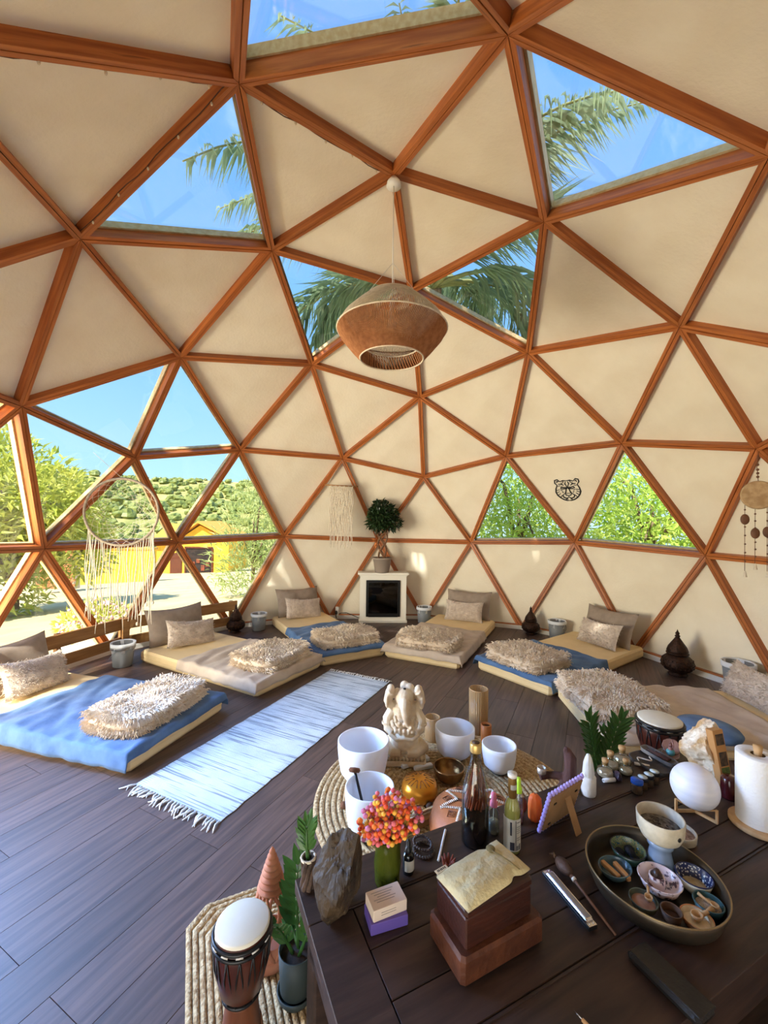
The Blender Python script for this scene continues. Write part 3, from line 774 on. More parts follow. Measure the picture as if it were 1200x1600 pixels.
# ------------------------------------------------------------------ bins, lanterns, rail, fireplace and what hangs on the walls
m_bin = mat('grey plastic', (132, 136, 140), rough=0.5)
m_liner = mat('white bin liner', (222, 226, 232), rough=0.35, sss=0.1)
m_lant = mat('blackened brass', (36, 24, 20), (70, 46, 34), scale=20, rough=0.42, metal=0.7, bump=0.5, bscale=90)
m_rail = mat('weathered pine board', (138, 96, 54), (164, 120, 72), scale=3, rough=0.6, stretch=(1, 10, 10), detail=5, rnd=0.1, bump=0.1, bscale=8)
m_cream = mat('cream lacquer', (240, 234, 220), rough=0.45)
m_black = mat('black plastic', (20, 19, 19), rough=0.4)
m_blackglass = mat('black glass', (16, 15, 15), rough=0.08, coat=0.6)
BINW = ['beside the leftmost bed and the rail', 'left of the bed beside the fireplace', 'just right of the white fireplace', 'beside the cushion of the right wall bed', 'behind the altar table bed at the right edge']
for k, (x, y, s, rz) in enumerate([(.73, 2.86, 1.0, .3), (2.30, 2.16, .95, 1.2), (3.2, -.03, 1.0, -1.2), (2.74, -1.80, 1.0, -2.2), (1.30, -3.04, 1.12, 2.4)]):
    t = thing('waste_bin', 'small grey waste bin with white liner ' + BINW[k], 'bin', (x, y, 0), rz, 'grey waste bins between the beds'); t.scale = (s, s, s)
    g = G(); g.lathe([(0, 0), (.082, 0), (.088, .006), (.108, .232), (.104, .232), (.084, .012), (0, .012)], 24); g.ob('bucket', m_bin, t)
    g = G(); g.lathe([(.1, .15), (.107, .238), (.114, .24), (.113, .205 if k else .18), (.1125, .20)], 24, fn=lambda a, z: 1 + .015 * math.sin(a * 5 + z * 60) + .01 * math.sin(a * 11)); solid(g.ob('liner', m_liner, t), .002)
    g = G(); g.tube([(.112 * math.cos(b), .112 * math.sin(b) * 1.04, .2 - .13 * max(0, math.sin(b)) ** 1.0) for b in [PI * q / 12 for q in range(13)]], .0028, 5); g.ob('handle', m_bin, t)
LW = ['at the right end of the wooden rail', 'at the foot of the far wall between two beds', 'alone on the floor by the right wall']
for k, (x, y, h) in enumerate([(2.12, 2.40, .38), (2.90, -1.50, .38), (1.64, -2.70, .46)]):
    t = thing('moroccan_lantern', 'black pierced metal lantern ' + LW[k], 'lantern', (x, y, 0), k * .4, 'pierced metal lanterns'); t.scale = (h, h, h)
    lobes = lambda a, z: 1 + .035 * abs(math.sin(a * 6))
    g = G(); g.lathe([(0, 0), (.17, 0), (.19, .03), (.13, .06), (.15, .075)], 24); g.ob('foot', m_lant, t)
    g = G(); g.lathe([(.14, .07), (.25, .13), (.30, .22), (.30, .30), (.25, .39), (.19, .44), (.17, .455)], 36, fn=lobes); g.ob('bowl', m_lant, t)
    g = G(); g.lathe([(.17, .45), (.215, .47), (.215, .49), (.19, .5)], 24); g.ob('collar', m_lant, t)
    g = G(); g.lathe([(.185, .5), (.20, .53), (.17, .62), (.105, .72), (.06, .79), (.035, .83)], 36, fn=lobes); dm = g.ob('domed_lid', m_lant, t)
    g = G(); g.lathe([(.03, .82), (.055, .85), (.03, .88), (.045, .91), (.018, .95), (0, 1.0)], 12); g.ob('finial', m_lant, dm)
    g = G()
    for r in range(3):
        for q in range(24):
            b = 2 * PI * (q + .5 * (r % 2)) / 24; rad = [.302, .31, .286][r]; z = [.2, .26, .345][r]
            g.ball((rad * math.cos(b), rad * math.sin(b), z), .014, 5, 4)
    g.ob('studs', m_lant, t)['kind'] = 'stuff'
# low wooden rail along the left windows
t = thing('wooden_rail', 'low rail of two pine boards on posts under the left windows', 'rail')
def inner(i, d): v = Vector((HUB[i].x, HUB[i].y)); return v * ((v.length - d) / v.length)
pA, pB, pC = inner(20, .17), inner(17, .17), inner(14, .17)
for (p, q) in ((pA, pB), (pB, pC)):
    d = q - p; L = d.length; mid = (p + q) / 2; r = math.atan2(d.y, d.x)
    for z, h in ((.15, .105), (.345, .125)):
        g = G(); g.box((0, 0, 0), (L - .01, .026, h), bev=.004); g.ob('board', m_rail, t, loc=(mid.x, mid.y, z), rot=(0, 0, r))
nrm_ = lambda v: v / v.length
for p, rr in ((pB + nrm_(pB) * .034, .0), ((pA * .5 + pB * .5) + nrm_(pB) * .034, 0), (pC * .94 + pB * .06 + nrm_(pC) * .034, 0)):
    g = G(); g.box((0, 0, .205), (.042, .042, .41), rz=math.atan2(p.y, p.x)); g.ob('post', m_rail, t, loc=(p.x, p.y, 0))
g = G(); g.box((0, 0, .205), (.075, .02, .40), bev=.003); g.ob('joint_board', m_rail, t, loc=(pB.x * .985, pB.y * .985, 0), rot=(0, 0, math.atan2(pB.y, pB.x) + PI / 2))
# electric fireplace
fx, fy, fa = 3.06, .57, math.atan2(.23 - .92, 3.18 - 3.02)
t = thing('electric_fireplace', 'small cream electric fireplace with black glass front against the far wall', 'fireplace', (fx, fy, 0), fa)  # local x to the right, +y toward the wall
g = G()
g.box((-.30, .10, .37), (.09, .20, .66)); g.box((.30, .10, .37), (.09, .20, .66)); g.box((0, .10, .665), (.51, .20, .07)); g.box((0, .10, .065), (.51, .20, .05)); g.box((0, .19, .37), (.51, .02, .6))
g.ob('surround', m_cream, t)
g = G(); g.box((0, .105, .02), (.72, .25, .04), bev=.005); g.ob('plinth', m_cream, t)
g = G(); g.box((0, .095, .725), (.76, .27, .03), bev=.006); g.box((0, .10, .70), (.71, .24, .02)); g.ob('mantel_shelf', m_cream, t)
g = G(); g.box((-.235, -.004, .36), (.035, .02, .54)); g.box((.235, -.004, .36), (.035, .02, .54)); g.box((0, -.004, .613), (.435, .02, .035)); g.box((0, -.004, .11), (.435, .02, .05)); g.ob('black_frame', m_black, t)
g = G(); g.box((0, .16, .36), (.44, .02, .5)); g.ob('fire_chamber', mat('sooty lining', (42, 39, 37), (26, 24, 23), scale=14, rough=.7), t)
g = G()
for k, (x, z, r, ln) in enumerate([(-.09, .22, .028, .2), (.08, .23, .03, .24), (0, .27, .026, .3), (-.02, .19, .03, .36)]):
    g.tube([(x - ln / 2, .10 + .012 * (k % 2), z - .03 * (-1) ** k), (x, .095, z), (x + ln / 2, .10, z + .03 * (-1) ** k)], [r, r * 1.1, r * .9], 8)
g.ob('logs', mat('charred log', (58, 44, 36), (110, 90, 72), scale=20, rough=.9, bump=.5), t)
g = G(); g.box((0, .012, .36), (.435, .004, .47)); g.ob('glass_front', glass_mat('smoked glass', (90, 88, 86), .06), t)
# socket strip, plug and cable beside it
px_, py_ = 3.05, 1.28
t = thing('socket_block', 'white socket block on the baseboard with a black plug', 'socket', (px_, py_, 0), fa)
g = G(); g.box((0, .12, .10), (.05, .05, .16), bev=.006); g.ob('block', m_white, t)
g = G(); g.ball((-.01, .075, .10), .026, 10, 8, (.8, 1, 1.2)); g.tube([(-.01, .07, .09), (-.012, .06, .05), (-.005, .055, .02)], .008, 6); g.ob('plug', m_black, t)
g = G(); w = [(3.046, 1.24, .10), (3.02, 1.20, .12), (3.03, 1.12, .125), (3.06, 1.04, .09), (3.09, .96, .05), (3.12, .93, .03)]
o = g.tube(w, .006, 6).ob('power_cable', m_black); setp(o, 'black power cable running from the wall socket to the fireplace', 'cable')
# braided ficus in its pot on the mantel
fp_ = Matrix.Translation((fx, fy, 0)) @ Matrix.Rotation(fa, 4, 'Z')
c = fp_ @ Vector((-.02, .035, .7405))
t = thing('braided_ficus', 'potted ficus with braided trunk on the fireplace', 'plant', c)
g = G(); g.lathe([(0, 0), (.10, 0), (.108, .02), (.135, .19), (.148, .195), (.148, .225), (.132, .225), (.125, .19), (0, .185)], 28); g.ob('pot', mat('grey brown pot', (146, 130, 116), rough=.7), t)
g = G(); g.lathe([(0, .186), (.128, .188), (.126, .20), (0, .206)], 20); g.ob('soil', mat('potting soil', (40, 30, 24), (66, 50, 38), scale=60, rough=1), t)
g = G()
for k in range(6):
    pts = []
    for q in range(15):
        s = q / 14; b = 2 * PI * k / 6 + (1 if k % 2 else -1) * s * 5.2; r = .055 + .035 * s * s
        pts.append((r * math.cos(b), r * math.sin(b), .19 + s * .46))
    g.tube(pts, [.013 - .005 * q / 14 for q in range(15)], 6)
g.ob('braided_trunk', mat('ficus bark', (112, 80, 56), (140, 104, 76), scale=20, rough=.9, bump=.4), t)
rs = np.random.RandomState(17); bl = [(0, 0, .86, .22, .8), (-.12, .03, .80, .16, .8), (.13, .01, .82, .16, .8), (0, -.1, .74, .17, .7), (.03, .03, .96, .15, .8), (-.05, .04, .74, .17, .7)]
P, D = cloud(1500, bl, rs, .45); D = D + rs.normal(size=D.shape) * .5 + np.array([0, 0, -.15])
V, F = leaves(P, D, rs.normal(size=D.shape) * .5 + np.array([0, 0, 1.]), rs.uniform(.05, .085, 1500), rs.uniform(.028, .042, 1500))
setp(link('leaves', fastmesh('leaves', V, F), leafmat('dark ficus leaf', (26, 44, 22), (48, 72, 36), rough=.35, tr=.12), t), kind='stuff')
# macrame wall hanging
mc = Vector((2.74, 1.145, 0)); ma = math.atan2(mc.y, mc.x) + PI / 2
t = thing('macrame_hanging', 'cream macrame wall hanging on a stick left of the ficus', 'macrame', (mc.x, mc.y, 1.05), ma)   # local x across, y toward the room = -radial
m_yarn = mat('cream cotton yarn', (232, 220, 200), (214, 200, 178), scale=40, rough=.9, bump=.3)
g = G(); g.tube([(-.24, 0, .955), (.24, 0, .965)], .009, 8); g.ob('stick', m_rail, t)
g = G(); g.tube([(-.2, 0, .965), (-.0, 0, 1.33), (.2, 0, .97)], .003, 5); g.ob('hanging_cord', m_yarn, t)
g = G(); r2 = random.Random(3)
for k in range(34):
    x = -.165 + .33 * k / 33; L0 = .92 if k % 5 < 3 else .7; L0 *= r2.uniform(.9, 1.03); pts = []
    for q in range(14):
        s = q / 13; pts.append((x + .012 * math.sin(s * 20 + k * PI) * (1 if s < .5 else .4) + r2.uniform(-.003, .003), .006 * math.cos(s * 20 + k), .96 - s * L0))
    g.tube(pts, .0045, 5)
g.ob('cords', m_yarn, t)
g = G()
for r in range(5):
    n = 9 - r
    for k in range(n):
        g.ball((-.15 + .3 * (k + r * .5) / 8, -.004, .90 - r * .055), .014, 7, 5, (1.1, .7, .9))
for k in range(8): g.ball((-.15 + .3 * k / 7, 0, .55 - .09 * abs((k % 4) - 1.5)), .012, 7, 5, (1, .8, 1.5))
g.ob('knots', m_yarn, t)['kind'] = 'stuff'
# line-cut tiger head on the panel between the two small windows (flat black plate)
f = GF[95]; P3 = [GV[i] * (RAD + .070) + CEN for i in f]; pc = sum(P3, Vector()) / 3
nn = (P3[1] - P3[0]).cross(P3[2] - P3[0]).normalized()
if nn.dot(pc - CEN) > 0: nn = -nn
ux = Vector((0, 0, 1)).cross(nn).normalized(); uy = nn.cross(ux)
t = thing('tiger_head_plaque', 'flat black line-cut tiger head plaque on the white panel between windows', 'wall art')
t.matrix_world = Matrix.Translation(pc + nn * .004 - uy * .12 + ux * .01) @ Matrix((ux, uy, nn)).transposed().to_4x4() @ Matrix.Scale(.84, 4)
def stroke(g, pts, w=.0085):
    pts = [Vector((p[0], p[1])) for p in pts]; n = len(pts); L = []; Rr = []
    for i, p in enumerate(pts):
        d = (pts[min(i + 1, n - 1)] - pts[max(i - 1, 0)]).normalized(); q = Vector((-d.y, d.x)) * w * (0.55 if i in (0, n - 1) else 1)
        L.append(p + q); Rr.append(p - q)
    for i in range(n - 1):
        vs = [(L[i].x, L[i].y, 0), (Rr[i].x, Rr[i].y, 0), (Rr[i + 1].x, Rr[i + 1].y, 0), (L[i + 1].x, L[i + 1].y, 0)]
        vs += [(a, b, .006) for a, b, c_ in vs]
        g.add(vs, [(0, 1, 2, 3), (7, 6, 5, 4), (0, 4, 5, 1), (1, 5, 6, 2), (2, 6, 7, 3), (3, 7, 4, 0)])
g = G()
hf = [[(.0, .15), (.05, .155), (.10, .14)], [(.10, .14), (.135, .175), (.175, .165), (.18, .12), (.15, .085)], [(.15, .085), (.175, .03), (.185, -.03), (.165, -.08), (.13, -.12), (.08, -.155), (.03, -.17), (0, -.172)],
      [(.165, .0), (.12, .01)], [(.175, -.04), (.125, -.02)], [(.16, -.085), (.115, -.05)], [(.128, -.12), (.1, -.085)], [(.13, .10), (.09, .10), (.05, .075)], [(.145, .07), (.10, .075)], [(.12, .14), (.14, .15), (.15, .125)],
      [(.015, .135), (.03, .10), (.012, .07)], [(.05, .145), (.06, .115)], [(.03, .05), (.05, .04), (.09, .055), (.105, .035), (.07, .02), (.04, .022), (.025, .04)], [(.02, .04), (.03, -.02), (.05, -.06), (.03, -.085), (0, -.09)],
      [(.0, -.055), (.035, -.05)], [(0, -.09), (.0, -.115)], [(0, -.115), (.035, -.135), (.075, -.12), (.09, -.085), (.06, -.06)], [(.02, -.145), (.05, -.15)], [(.03, .0), (.01, .03), (.01, .07)], [(.09, -.02), (.07, -.045)], [(.11, .01), (.08, -.005)], [(.08, .125), (.075, .10)]]
for s in (1, -1):
    for p in hf: stroke(g, [(q[0] * s, q[1]) for q in p])
g.ob('line_work', m_black, t)
# pendant lamp from the crown of the dome
t = thing('pendant_lamp', 'large woven rope pendant lamp hanging from the dome crown', 'lamp', (0, 0, 2.72))
m_rope = mat('tan jute rope', (178, 120, 76), (152, 98, 60), scale=30, rough=.9); m_rope2 = mat('cream paper rope', (232, 216, 190), (214, 196, 168), scale=30, rough=.9)
m_wire = mat('white cord', (230, 226, 216), rough=.6)
g = G(); g.lathe([(0, 1.30), (.055, 1.30), (.05, 1.33), (.02, 1.37), (0, 1.37)][::-1], 16); g.ob('ceiling_rose', m_white, t)
g = G(); g.tube([(0, 0, 1.36), (0, 0, .42)], .004, 6); g.ob('cord', m_wire, t)
for k in range(3):
    b = 2 * PI * k / 3; g = G(); g.tube([(0, 0, .72), (.19 * math.cos(b), .19 * math.sin(b), .46)], .0015, 4); g.ob('suspension_wire', m_wire, t)
for nm, n, pr, m_ in (('lower_ropes', 210, [(.235, 0.0), (.30, .07), (.375, .16), (.405, .215)], m_rope), ('upper_ropes', 190, [(.405, .215), (.36, .29), (.27, .38), (.185, .455)], m_rope2), ('inner_ropes', 60, [(.235, 0), (.225, .03), (.215, .07), (.21, .1)], m_rope)):
    g = G()
    for k in range(n):
        b = 2 * PI * k / n
        g.tube([(r * math.cos(b + .05 * i), r * math.sin(b + .05 * i), z) for i, (r, z) in enumerate(pr)], .0042, 4, cap=False)
    g.ob(nm, m_, t)
g = G()
for r, z in ((.235, 0), (.408, .215), (.185, .455), (.21, .1)): g.tube([(r * math.cos(2 * PI * k / 48), r * math.sin(2 * PI * k / 48), z) for k in range(48)], .006, 6, closed=True)
for k in range(3): b = 2 * PI * k / 3; g.tube([(0, 0, .43), (.185 * math.cos(b), .185 * math.sin(b), .455)], .004, 5)
g.ob('wire_frame', m_rope2, t)
g = G(); g.lathe([(.022, .43), (.022, .36), (.018, .34)][::-1], 12); g.ob('socket', m_white, t)
g = G(); g.lathe([(.0, .22), (.03, .24), (.032, .27), (.016, .33), (.014, .345)], 14); g.ob('bulb', mat('frosted bulb', (240, 236, 228), rough=.3), t)
# big dreamcatcher in front of the left windows
dc = Vector((.68, 2.87, 1.57)); da = math.atan2(dc.y + .48, dc.x + 3.0) + PI / 2 - .35
t = thing('dreamcatcher', 'large round dreamcatcher with cream fringe in front of the left windows', 'dreamcatcher', dc, da)
m_hoop = mat('pale wrapped hoop', (150, 136, 118), (176, 160, 140), scale=30, rough=.9)
RR = .34
g = G(); g.tube([(RR * math.cos(2 * PI * k / 48), 0, RR * math.sin(2 * PI * k / 48)) for k in range(48)], .013, 8, closed=True); g.ob('hoop', m_hoop, t)
g = G(); g.tube([(0, 0, RR), (.28, -.02, .60)], .002, 4); g.ob('hanging_cord', m_yarn, t)
g = G(); N = 20; ring = [Vector((RR * math.cos(2 * PI * k / N), 0, RR * math.sin(2 * PI * k / N))) for k in range(N)]
for lv in range(7):
    nx = []
    for k in range(N):
        p, q = ring[k], ring[(k + 1) % N]; m_ = (p + q) / 2 * .90; nx.append(m_)
        g.tube([p, m_, q], .0016, 3, cap=False)
    ring = nx
g.ob('web', m_yarn, t)
g = G(); r2 = random.Random(8)
for k in range(30):
    u = k / 29; b = R_(205 + 130 * u); x, z = RR * math.cos(b), RR * math.sin(b); L0 = .62 + .28 * r2.random() + .2 * abs(u - .5); pts = []
    for q in range(12):
        s = q / 11; pts.append((x + .008 * math.sin(s * 9 + k), .006 * math.cos(s * 7 + k), z - s * L0))
    g.tube(pts, .0034 if k % 3 else .006, 4)
    if k % 4 == 0: g.ball((x, 0, z - L0), .012, 6, 5, (1, 1, 1.8))
g.ob('fringe', m_yarn, t)
# small dreamcatcher at the right edge
dc = Vector((.88, -2.94, 1.77)); da = math.atan2(dc.y + .48, dc.x + 3.0) + PI / 2 + .2
t = thing('shaman_disc_hanging', 'woven disc hanging with wooden bead strands at the right edge', 'wall hanging', dc, da)
m_weave = mat('tan woven disc', (196, 166, 128), (170, 138, 100), scale=26, rough=.9, bump=.4); m_wood = mat('dark carved wood', (92, 58, 38), (120, 80, 54), scale=14, rough=.6)
g = G(); Mx = Matrix.Rotation(PI / 2, 4, 'X')
g.lathe([(0, -.008)] + [(.008 * k, -.008 - .003 * (k % 2)) for k in range(1, 15)] + [(.118, 0)] + [(.008 * k, .008 + .003 * (k % 2)) for k in range(14, 0, -1)] + [(0, .008)], 36, M=Mx); g.ob('woven_disc', m_weave, t)
g = G(); g.tube([(0, 0, .115), (0.01, .01, .24), (0, .03, .36)], .0025, 5)
for z in (.15, .18, .21, .25): g.ball((0.003, 0, z), .011, 7, 5)
g.ob('top_cord', m_wood, t)
for k, (x, L0) in enumerate(((-.115, .36), (-.055, .52), (.02, .45), (.085, .55))):
    z0 = -math.sqrt(max(0.0, .118 ** 2 - x * x)) if abs(x) < .118 else 0
    g = G(); g.tube([(x, 0, z0), (x + .003, 0, z0 - L0)], .002, 4)
    for q in range(7): g.ball((x, 0, z0 - .04 - L0 * .13 * q), .0075, 6, 5)
    zz = z0 - [.14, .2, .2, .12][k]; g.ball((x, 0, zz), .036, 12, 8, (.85, .35, 1.25))
    g.ob('bead_strand', m_wood, t)
    g = G(); g.lathe([(.014, z0 - L0 - .05), (.008, z0 - L0 - .015), (.004, z0 - L0)], 8, c=(x, 0, 0)); g.ob('tassel', m_yarn, t)
# ------------------------------------------------------------------ rugs and the things standing on the floor
def stripe_mat():
    m = mat('rag weave cotton', (192, 196, 198), (174, 180, 184), scale=5, rough=.95, stretch=(1, 1, 1), bump=.4, bscale=90)
    n = m.node_tree.nodes; l = m.node_tree.links; b = n['Principled BSDF']
    src = b.inputs['Base Color'].links[0].from_socket
    t = n.new('ShaderNodeTexCoord'); mp = n.new('ShaderNodeMapping'); mp.inputs['Scale'].default_value = (64, 1.1, 1); ns = n.new('ShaderNodeTexNoise'); ns.inputs['Scale'].default_value = 1.6; ns.inputs['Detail'].default_value = 3
    rp = n.new('ShaderNodeValToRGB'); rp.color_ramp.elements[0].position = .545; rp.color_ramp.elements[1].position = .60
    mx = n.new('ShaderNodeMix'); mx.data_type = 'RGBA'; mx.inputs[7].default_value = lin((128, 132, 136))
    l.new(t.outputs['Object'], mp.inputs[0]); l.new(mp.outputs[0], ns.inputs['Vector']); l.new(ns.outputs['Fac'], rp.inputs[0]); l.new(rp.outputs[0], mx.inputs[0]); l.new(src, mx.inputs[6]); l.new(mx.outputs[2], b.inputs['Base Color'])
    return m
m_rag = stripe_mat()
m_jute = mat('jute braid', (212, 184, 138), (158, 124, 82), scale=70, rough=.95, bump=.9, bscale=110, detail=3)
t = thing('runner_rug', 'long white cotton rag rug with tasselled ends', 'rug', (-.03, .71, 0), R_(-15.8))
g = G(); NR = 150
def rfn(u, v):
    x = (u - .5) * 2.0; y = (v - .5) * .655 + .006 * mnoise.noise(Vector((x * 14, v * 3, 0))) * (1 if v in (0, 1) else .3)
    return (x, y, (.006 + .0032 * (1 if int(u * NR * 2 + .5) % 2 else -1) * (1 if 0 < v < 1 else .2)) if 0 < u < 1 else .002)
g.grid(NR * 2 + 1, 13, rfn, smooth=False); o = g.ob('weave', m_rag, t); solid(o, .004)
for s in (-1, 1):
    g = G(); r2 = random.Random(40 + s)
    for k in range(30):
        y = -.32 + .64 * k / 29 + r2.uniform(-.006, .006); ln = r2.uniform(.05, .085) * (1 if s < 0 else .7); w = r2.uniform(-.03, .03)
        g.tube([(s * .998, y, .006), (s * (1.0 + ln * .4), y + w * .3, .012), (s * (1 + ln * .75), y + w, .008), (s * (1 + ln), y + w * 1.5 + r2.uniform(-.012, .012), .004)], [.005, .0045, .004, .002], 5)
        if k % 2: g.tube([(s * (1 + ln * .5), y + w * .5, .008), (s * (1 + ln * .9), y + w * .5 - .02, .006)], [.003, .001], 4)
    g.ob('tassels', mat('white cotton', (232, 232, 230), rough=.95), t)['kind'] = 'stuff'
# round jute rug
t = thing('round_jute_rug', 'round braided jute rug under the white singing bowls', 'rug', (-.677, -.456, 0))
n_r = 24; RJ = .735
for k in range(n_r):
    r0 = RJ * k / n_r; r1 = RJ * (k + 1) / n_r - .002; rm = (r0 + r1) / 2; ns = max(12, int(rm * 2 * PI / .022))
    g = G(); h = .5 * (r1 - r0)
    if k == 0: g.lathe([(0, .011), (.7 * r1, .01), (r1, .001)][::-1], 12)
    else:
        ns2 = ns * 2
        g.lathe([(r0, .001), (r0 + h * .4, .009), (rm, .0115), (r1 - h * .4, .009), (r1, .001)][::-1], ns2, fn=lambda a, z, q=ns, r=rm: 1 + (.004 / r) * math.sin(a * q) * (1 if z > .005 else .3), smooth=True)
    g.ob('braid_coil', m_jute, t)
# rectangular jute mat with cut corners, table stands on it
TA = R_(-55.0); TU = Vector((math.cos(TA), math.sin(TA), 0)); TN = Vector((-.819, -.574, 0))
def tab(t_, n_, z): p = TU * t_ + TN * n_; return Vector((p.x, p.y, z))
c = Vector((-1.53, .53, 0)) + TU * .42 + TN * .50
t = thing('jute_mat', 'rectangular braided jute mat on the floor at the lower left', 'rug', (c.x, c.y, 0), TA)
def oct_(a, b, q): return [(-a + q, -b), (a - q, -b), (a, -b + q), (a, b - q), (a - q, b), (-a + q, b), (-a, b - q), (-a, -b + q)]
for k in range(20):
    a, b = .42 - k * .021, .50 - k * .021; q = max(.02, .07 - k * .002)
    if a < .03: break
    g = G(); rows = []
    for off, z in ((0, .001), (.004, .006), (.0105, .0075), (.016, .006), (.0195, .001)):
        P = oct_(a - off, b - off, q); ring = []
        for i in range(8):
            p0, p1 = P[i], P[(i + 1) % 8]; L = math.hypot(p1[0] - p0[0], p1[1] - p0[1]); m_ = max(1, int(L / .012))
            m_ = max(1, int(math.hypot(oct_(a, b, q)[(i + 1) % 8][0] - oct_(a, b, q)[i][0], oct_(a, b, q)[(i + 1) % 8][1] - oct_(a, b, q)[i][1]) / .012))
            for j in range(m_):
                f_ = j / m_; ring.append((p0[0] + (p1[0] - p0[0]) * f_, p0[1] + (p1[1] - p0[1]) * f_, z + (.0022 * (j % 2) if z > .005 else 0)))
        rows.append(ring)
    n = len(rows[0]); vs = [p for r in rows for p in r]
    fs = [(r * n + i, r * n + (i + 1) % n, (r + 1) * n + (i + 1) % n, (r + 1) * n + i) for r in range(4) for i in range(n)]
    g.add(vs, fs, True); g.ob('braid_row', m_jute, t)
# white crystal singing bowls
m_quartz = mat('frosted white quartz', (238, 240, 244), rough=.42, sss=.25)
def sbowl(loc, r, h, label):
    t = thing('crystal_bowl', label, 'singing bowl', loc, 0, 'white crystal singing bowls on the jute rug')
    w = .009
    pr = [(0, .0), (r * .45, .004), (r * .72, .03), (r * .88, h * .28), (r * .96, h * .55), (r, h * .8), (r, h - .003), (r - w * .5, h), (r - w, h - .003), (r - w, h * .8), (r * .96 - w, h * .55), (r * .88 - w, h * .28), (r * .72 - w, .042), (r * .45, .017), (0, .013)]
    g = G(); g.lathe(pr, 48); g.ob('bowl', m_quartz, t)
    g = G(); g.lathe([(r * .3, -.0), (r * .42, .006), (r * .5, .004), (r * .42, -.001)], 24); g.ob('rubber_ring', m_black, t)
Z0 = .0125
sbowl((-.627, .037, Z0), .148, .235, 'largest white crystal bowl, nearest the runner rug')
sbowl((-1.030, -.085, Z0), .118, .235, 'white crystal bowl half hidden behind the orange flowers')
sbowl((-.290, -.487, Z0), .126, .195, 'white crystal bowl beside the ribbed tall glass')
sbowl((-.388, -.752, Z0), .102, .165, 'smallest white crystal bowl, farthest to the right')
m_suede = mat('brown suede', (120, 78, 52), (100, 62, 40), scale=20, rough=.95); m_beech = mat('pale beech wood', (206, 166, 116), (188, 146, 98), scale=4, rough=.6, stretch=(8, 8, 1))
t = thing('suede_mallet', 'brown suede mallet leaning out of the crystal bowl behind the flowers', 'mallet', (-1.02, -.08, .034))
g = G(); g.tube([(0, 0, 0), (.055, .085, .23)], .007, 8); g.ob('stick', m_black, t)
g = G(); g.lathe([(0, -.012), (.024, -.01), (.03, 0), (.024, .01), (0, .012)], 14, M=Matrix.Translation((.056, .087, .236)) @ Matrix.Rotation(.5, 4, 'Y')); g.ob('head', m_suede, t)
t = thing('wooden_striker', 'small brown wooden striker lying on jute rug left of bowls', 'mallet', (-.87, .085, Z0), .4)
g = G(); g.tube([(0, 0, .012), (.14, -.03, .012)], .007, 8); g.ob('handle', m_beech, t)
g = G(); g.ball((-.01, .002, .018), .018, 10, 8, (1.1, 1, 1)); g.ob('head', m_suede, t)
# seated elephant statue
m_stone = mat('cream cast stone', (232, 214, 184), (206, 182, 150), scale=9, rough=.85, bump=.3, bscale=60, ramp=(.42, .62))
t = thing('elephant_deity_statue', 'cream stone statue of a seated elephant-headed figure on the jute rug', 'statue', (-.365, -.17, Z0), R_(187))   # local +x toward the viewer
g = G()
B = lambda c, r, s=(1, 1, 1): g.ball(c, r, 14, 10, s)
B((-.02, 0, .19), .10, (.8, .95, 1.2)); B((.03, 0, .135), .082, (1, 1.05, 1)); B((-.02, 0, .30), .085, (.8, 1, 1))
B((.0, 0, .385), .062, (.95, 1, 1)); B((-.01, .045, .40), .03, (.6, 1, 1.3)); B((-.01, -.045, .40), .03, (.6, 1, 1.3))
B((-.03, .03, .43), .035, (1, 1, .9)); B((-.045, .0, .44), .03)
for s in (1, -1):
    g.tube([(-.01, s * .075, .30), (.0, s * .105, .25), (.03, s * .10, .20), (.055, s * .07, .185)], [.032, .034, .03, .024], 10)
    g.tube([(-.02, s * .08, .31), (-.01, s * .105, .36), (.01, s * .095, .42), (.02, s * .08, .435)], [.03, .03, .028, .03], 10)
    g.ball((.012, s * .088, .437), .033, 10, 8, (.8, .8, 1)); g.ball((.01, s * .11, .365), .034, 10, 8, (1, .45, 1.4))
    g.tube([(-.02, s * .08, .10), (.04, s * .115, .095), (.08, s * .07, .085), (.085, s * .02, .085)], [.04, .042, .036, .028], 10)
    g.tube([(.06, s * .03, .38), (.075, s * .035, .35)], [.012, .004], 6)
g.tube([(.055, 0, .39), (.085, 0, .35), (.095, .01, .30), (.09, .025, .255), (.10, .045, .24), (.112, .035, .25)], [.03, .027, .024, .02, .017, .012], 10)
for k in range(9):
    b = PI * (k / 8 - .5); g.ball((.062 + .03 * math.cos(b), .075 * math.sin(b), .255 - .04 * math.cos(b)), .015, 8, 6)
for k in range(7):
    b = PI * (k / 6 - .5); g.ball((.066 + .026 * math.cos(b), .058 * math.sin(b), .285 - .03 * math.cos(b)), .013, 8, 6)
for k in range(5): g.ball((.09, -.05 + .025 * k, .215 - .008 * (2 - abs(k - 2))), .015, 8, 6)
g.tube([(.07, -.09, .185), (.1, -.05, .168), (.105, 0, .178), (.1, .05, .168), (.07, .09, .185)], .012, 8)
o = g.ob('figure', m_stone, t); md = o.modifiers.new('merge', 'REMESH'); md.mode = 'VOXEL'; md.voxel_size = .0048; md.use_smooth_shade = True
g = G(); g.box((0, 0, .018), (.21, .275, .036), bev=.012); g.box((-.004, 0, .052), (.185, .25, .034), bev=.014)
for k in range(11): g.ball((.092, -.11 + .022 * k, .05), .0135, 8, 6, (.7, .8, 1.1))
for k in range(8):
    for s in (1, -1): g.ball((-.08 + .022 * k, s * .124, .05), .0135, 8, 6, (.8, .7, 1.1))
g.ob('lotus_base', m_stone, t)
g = G()
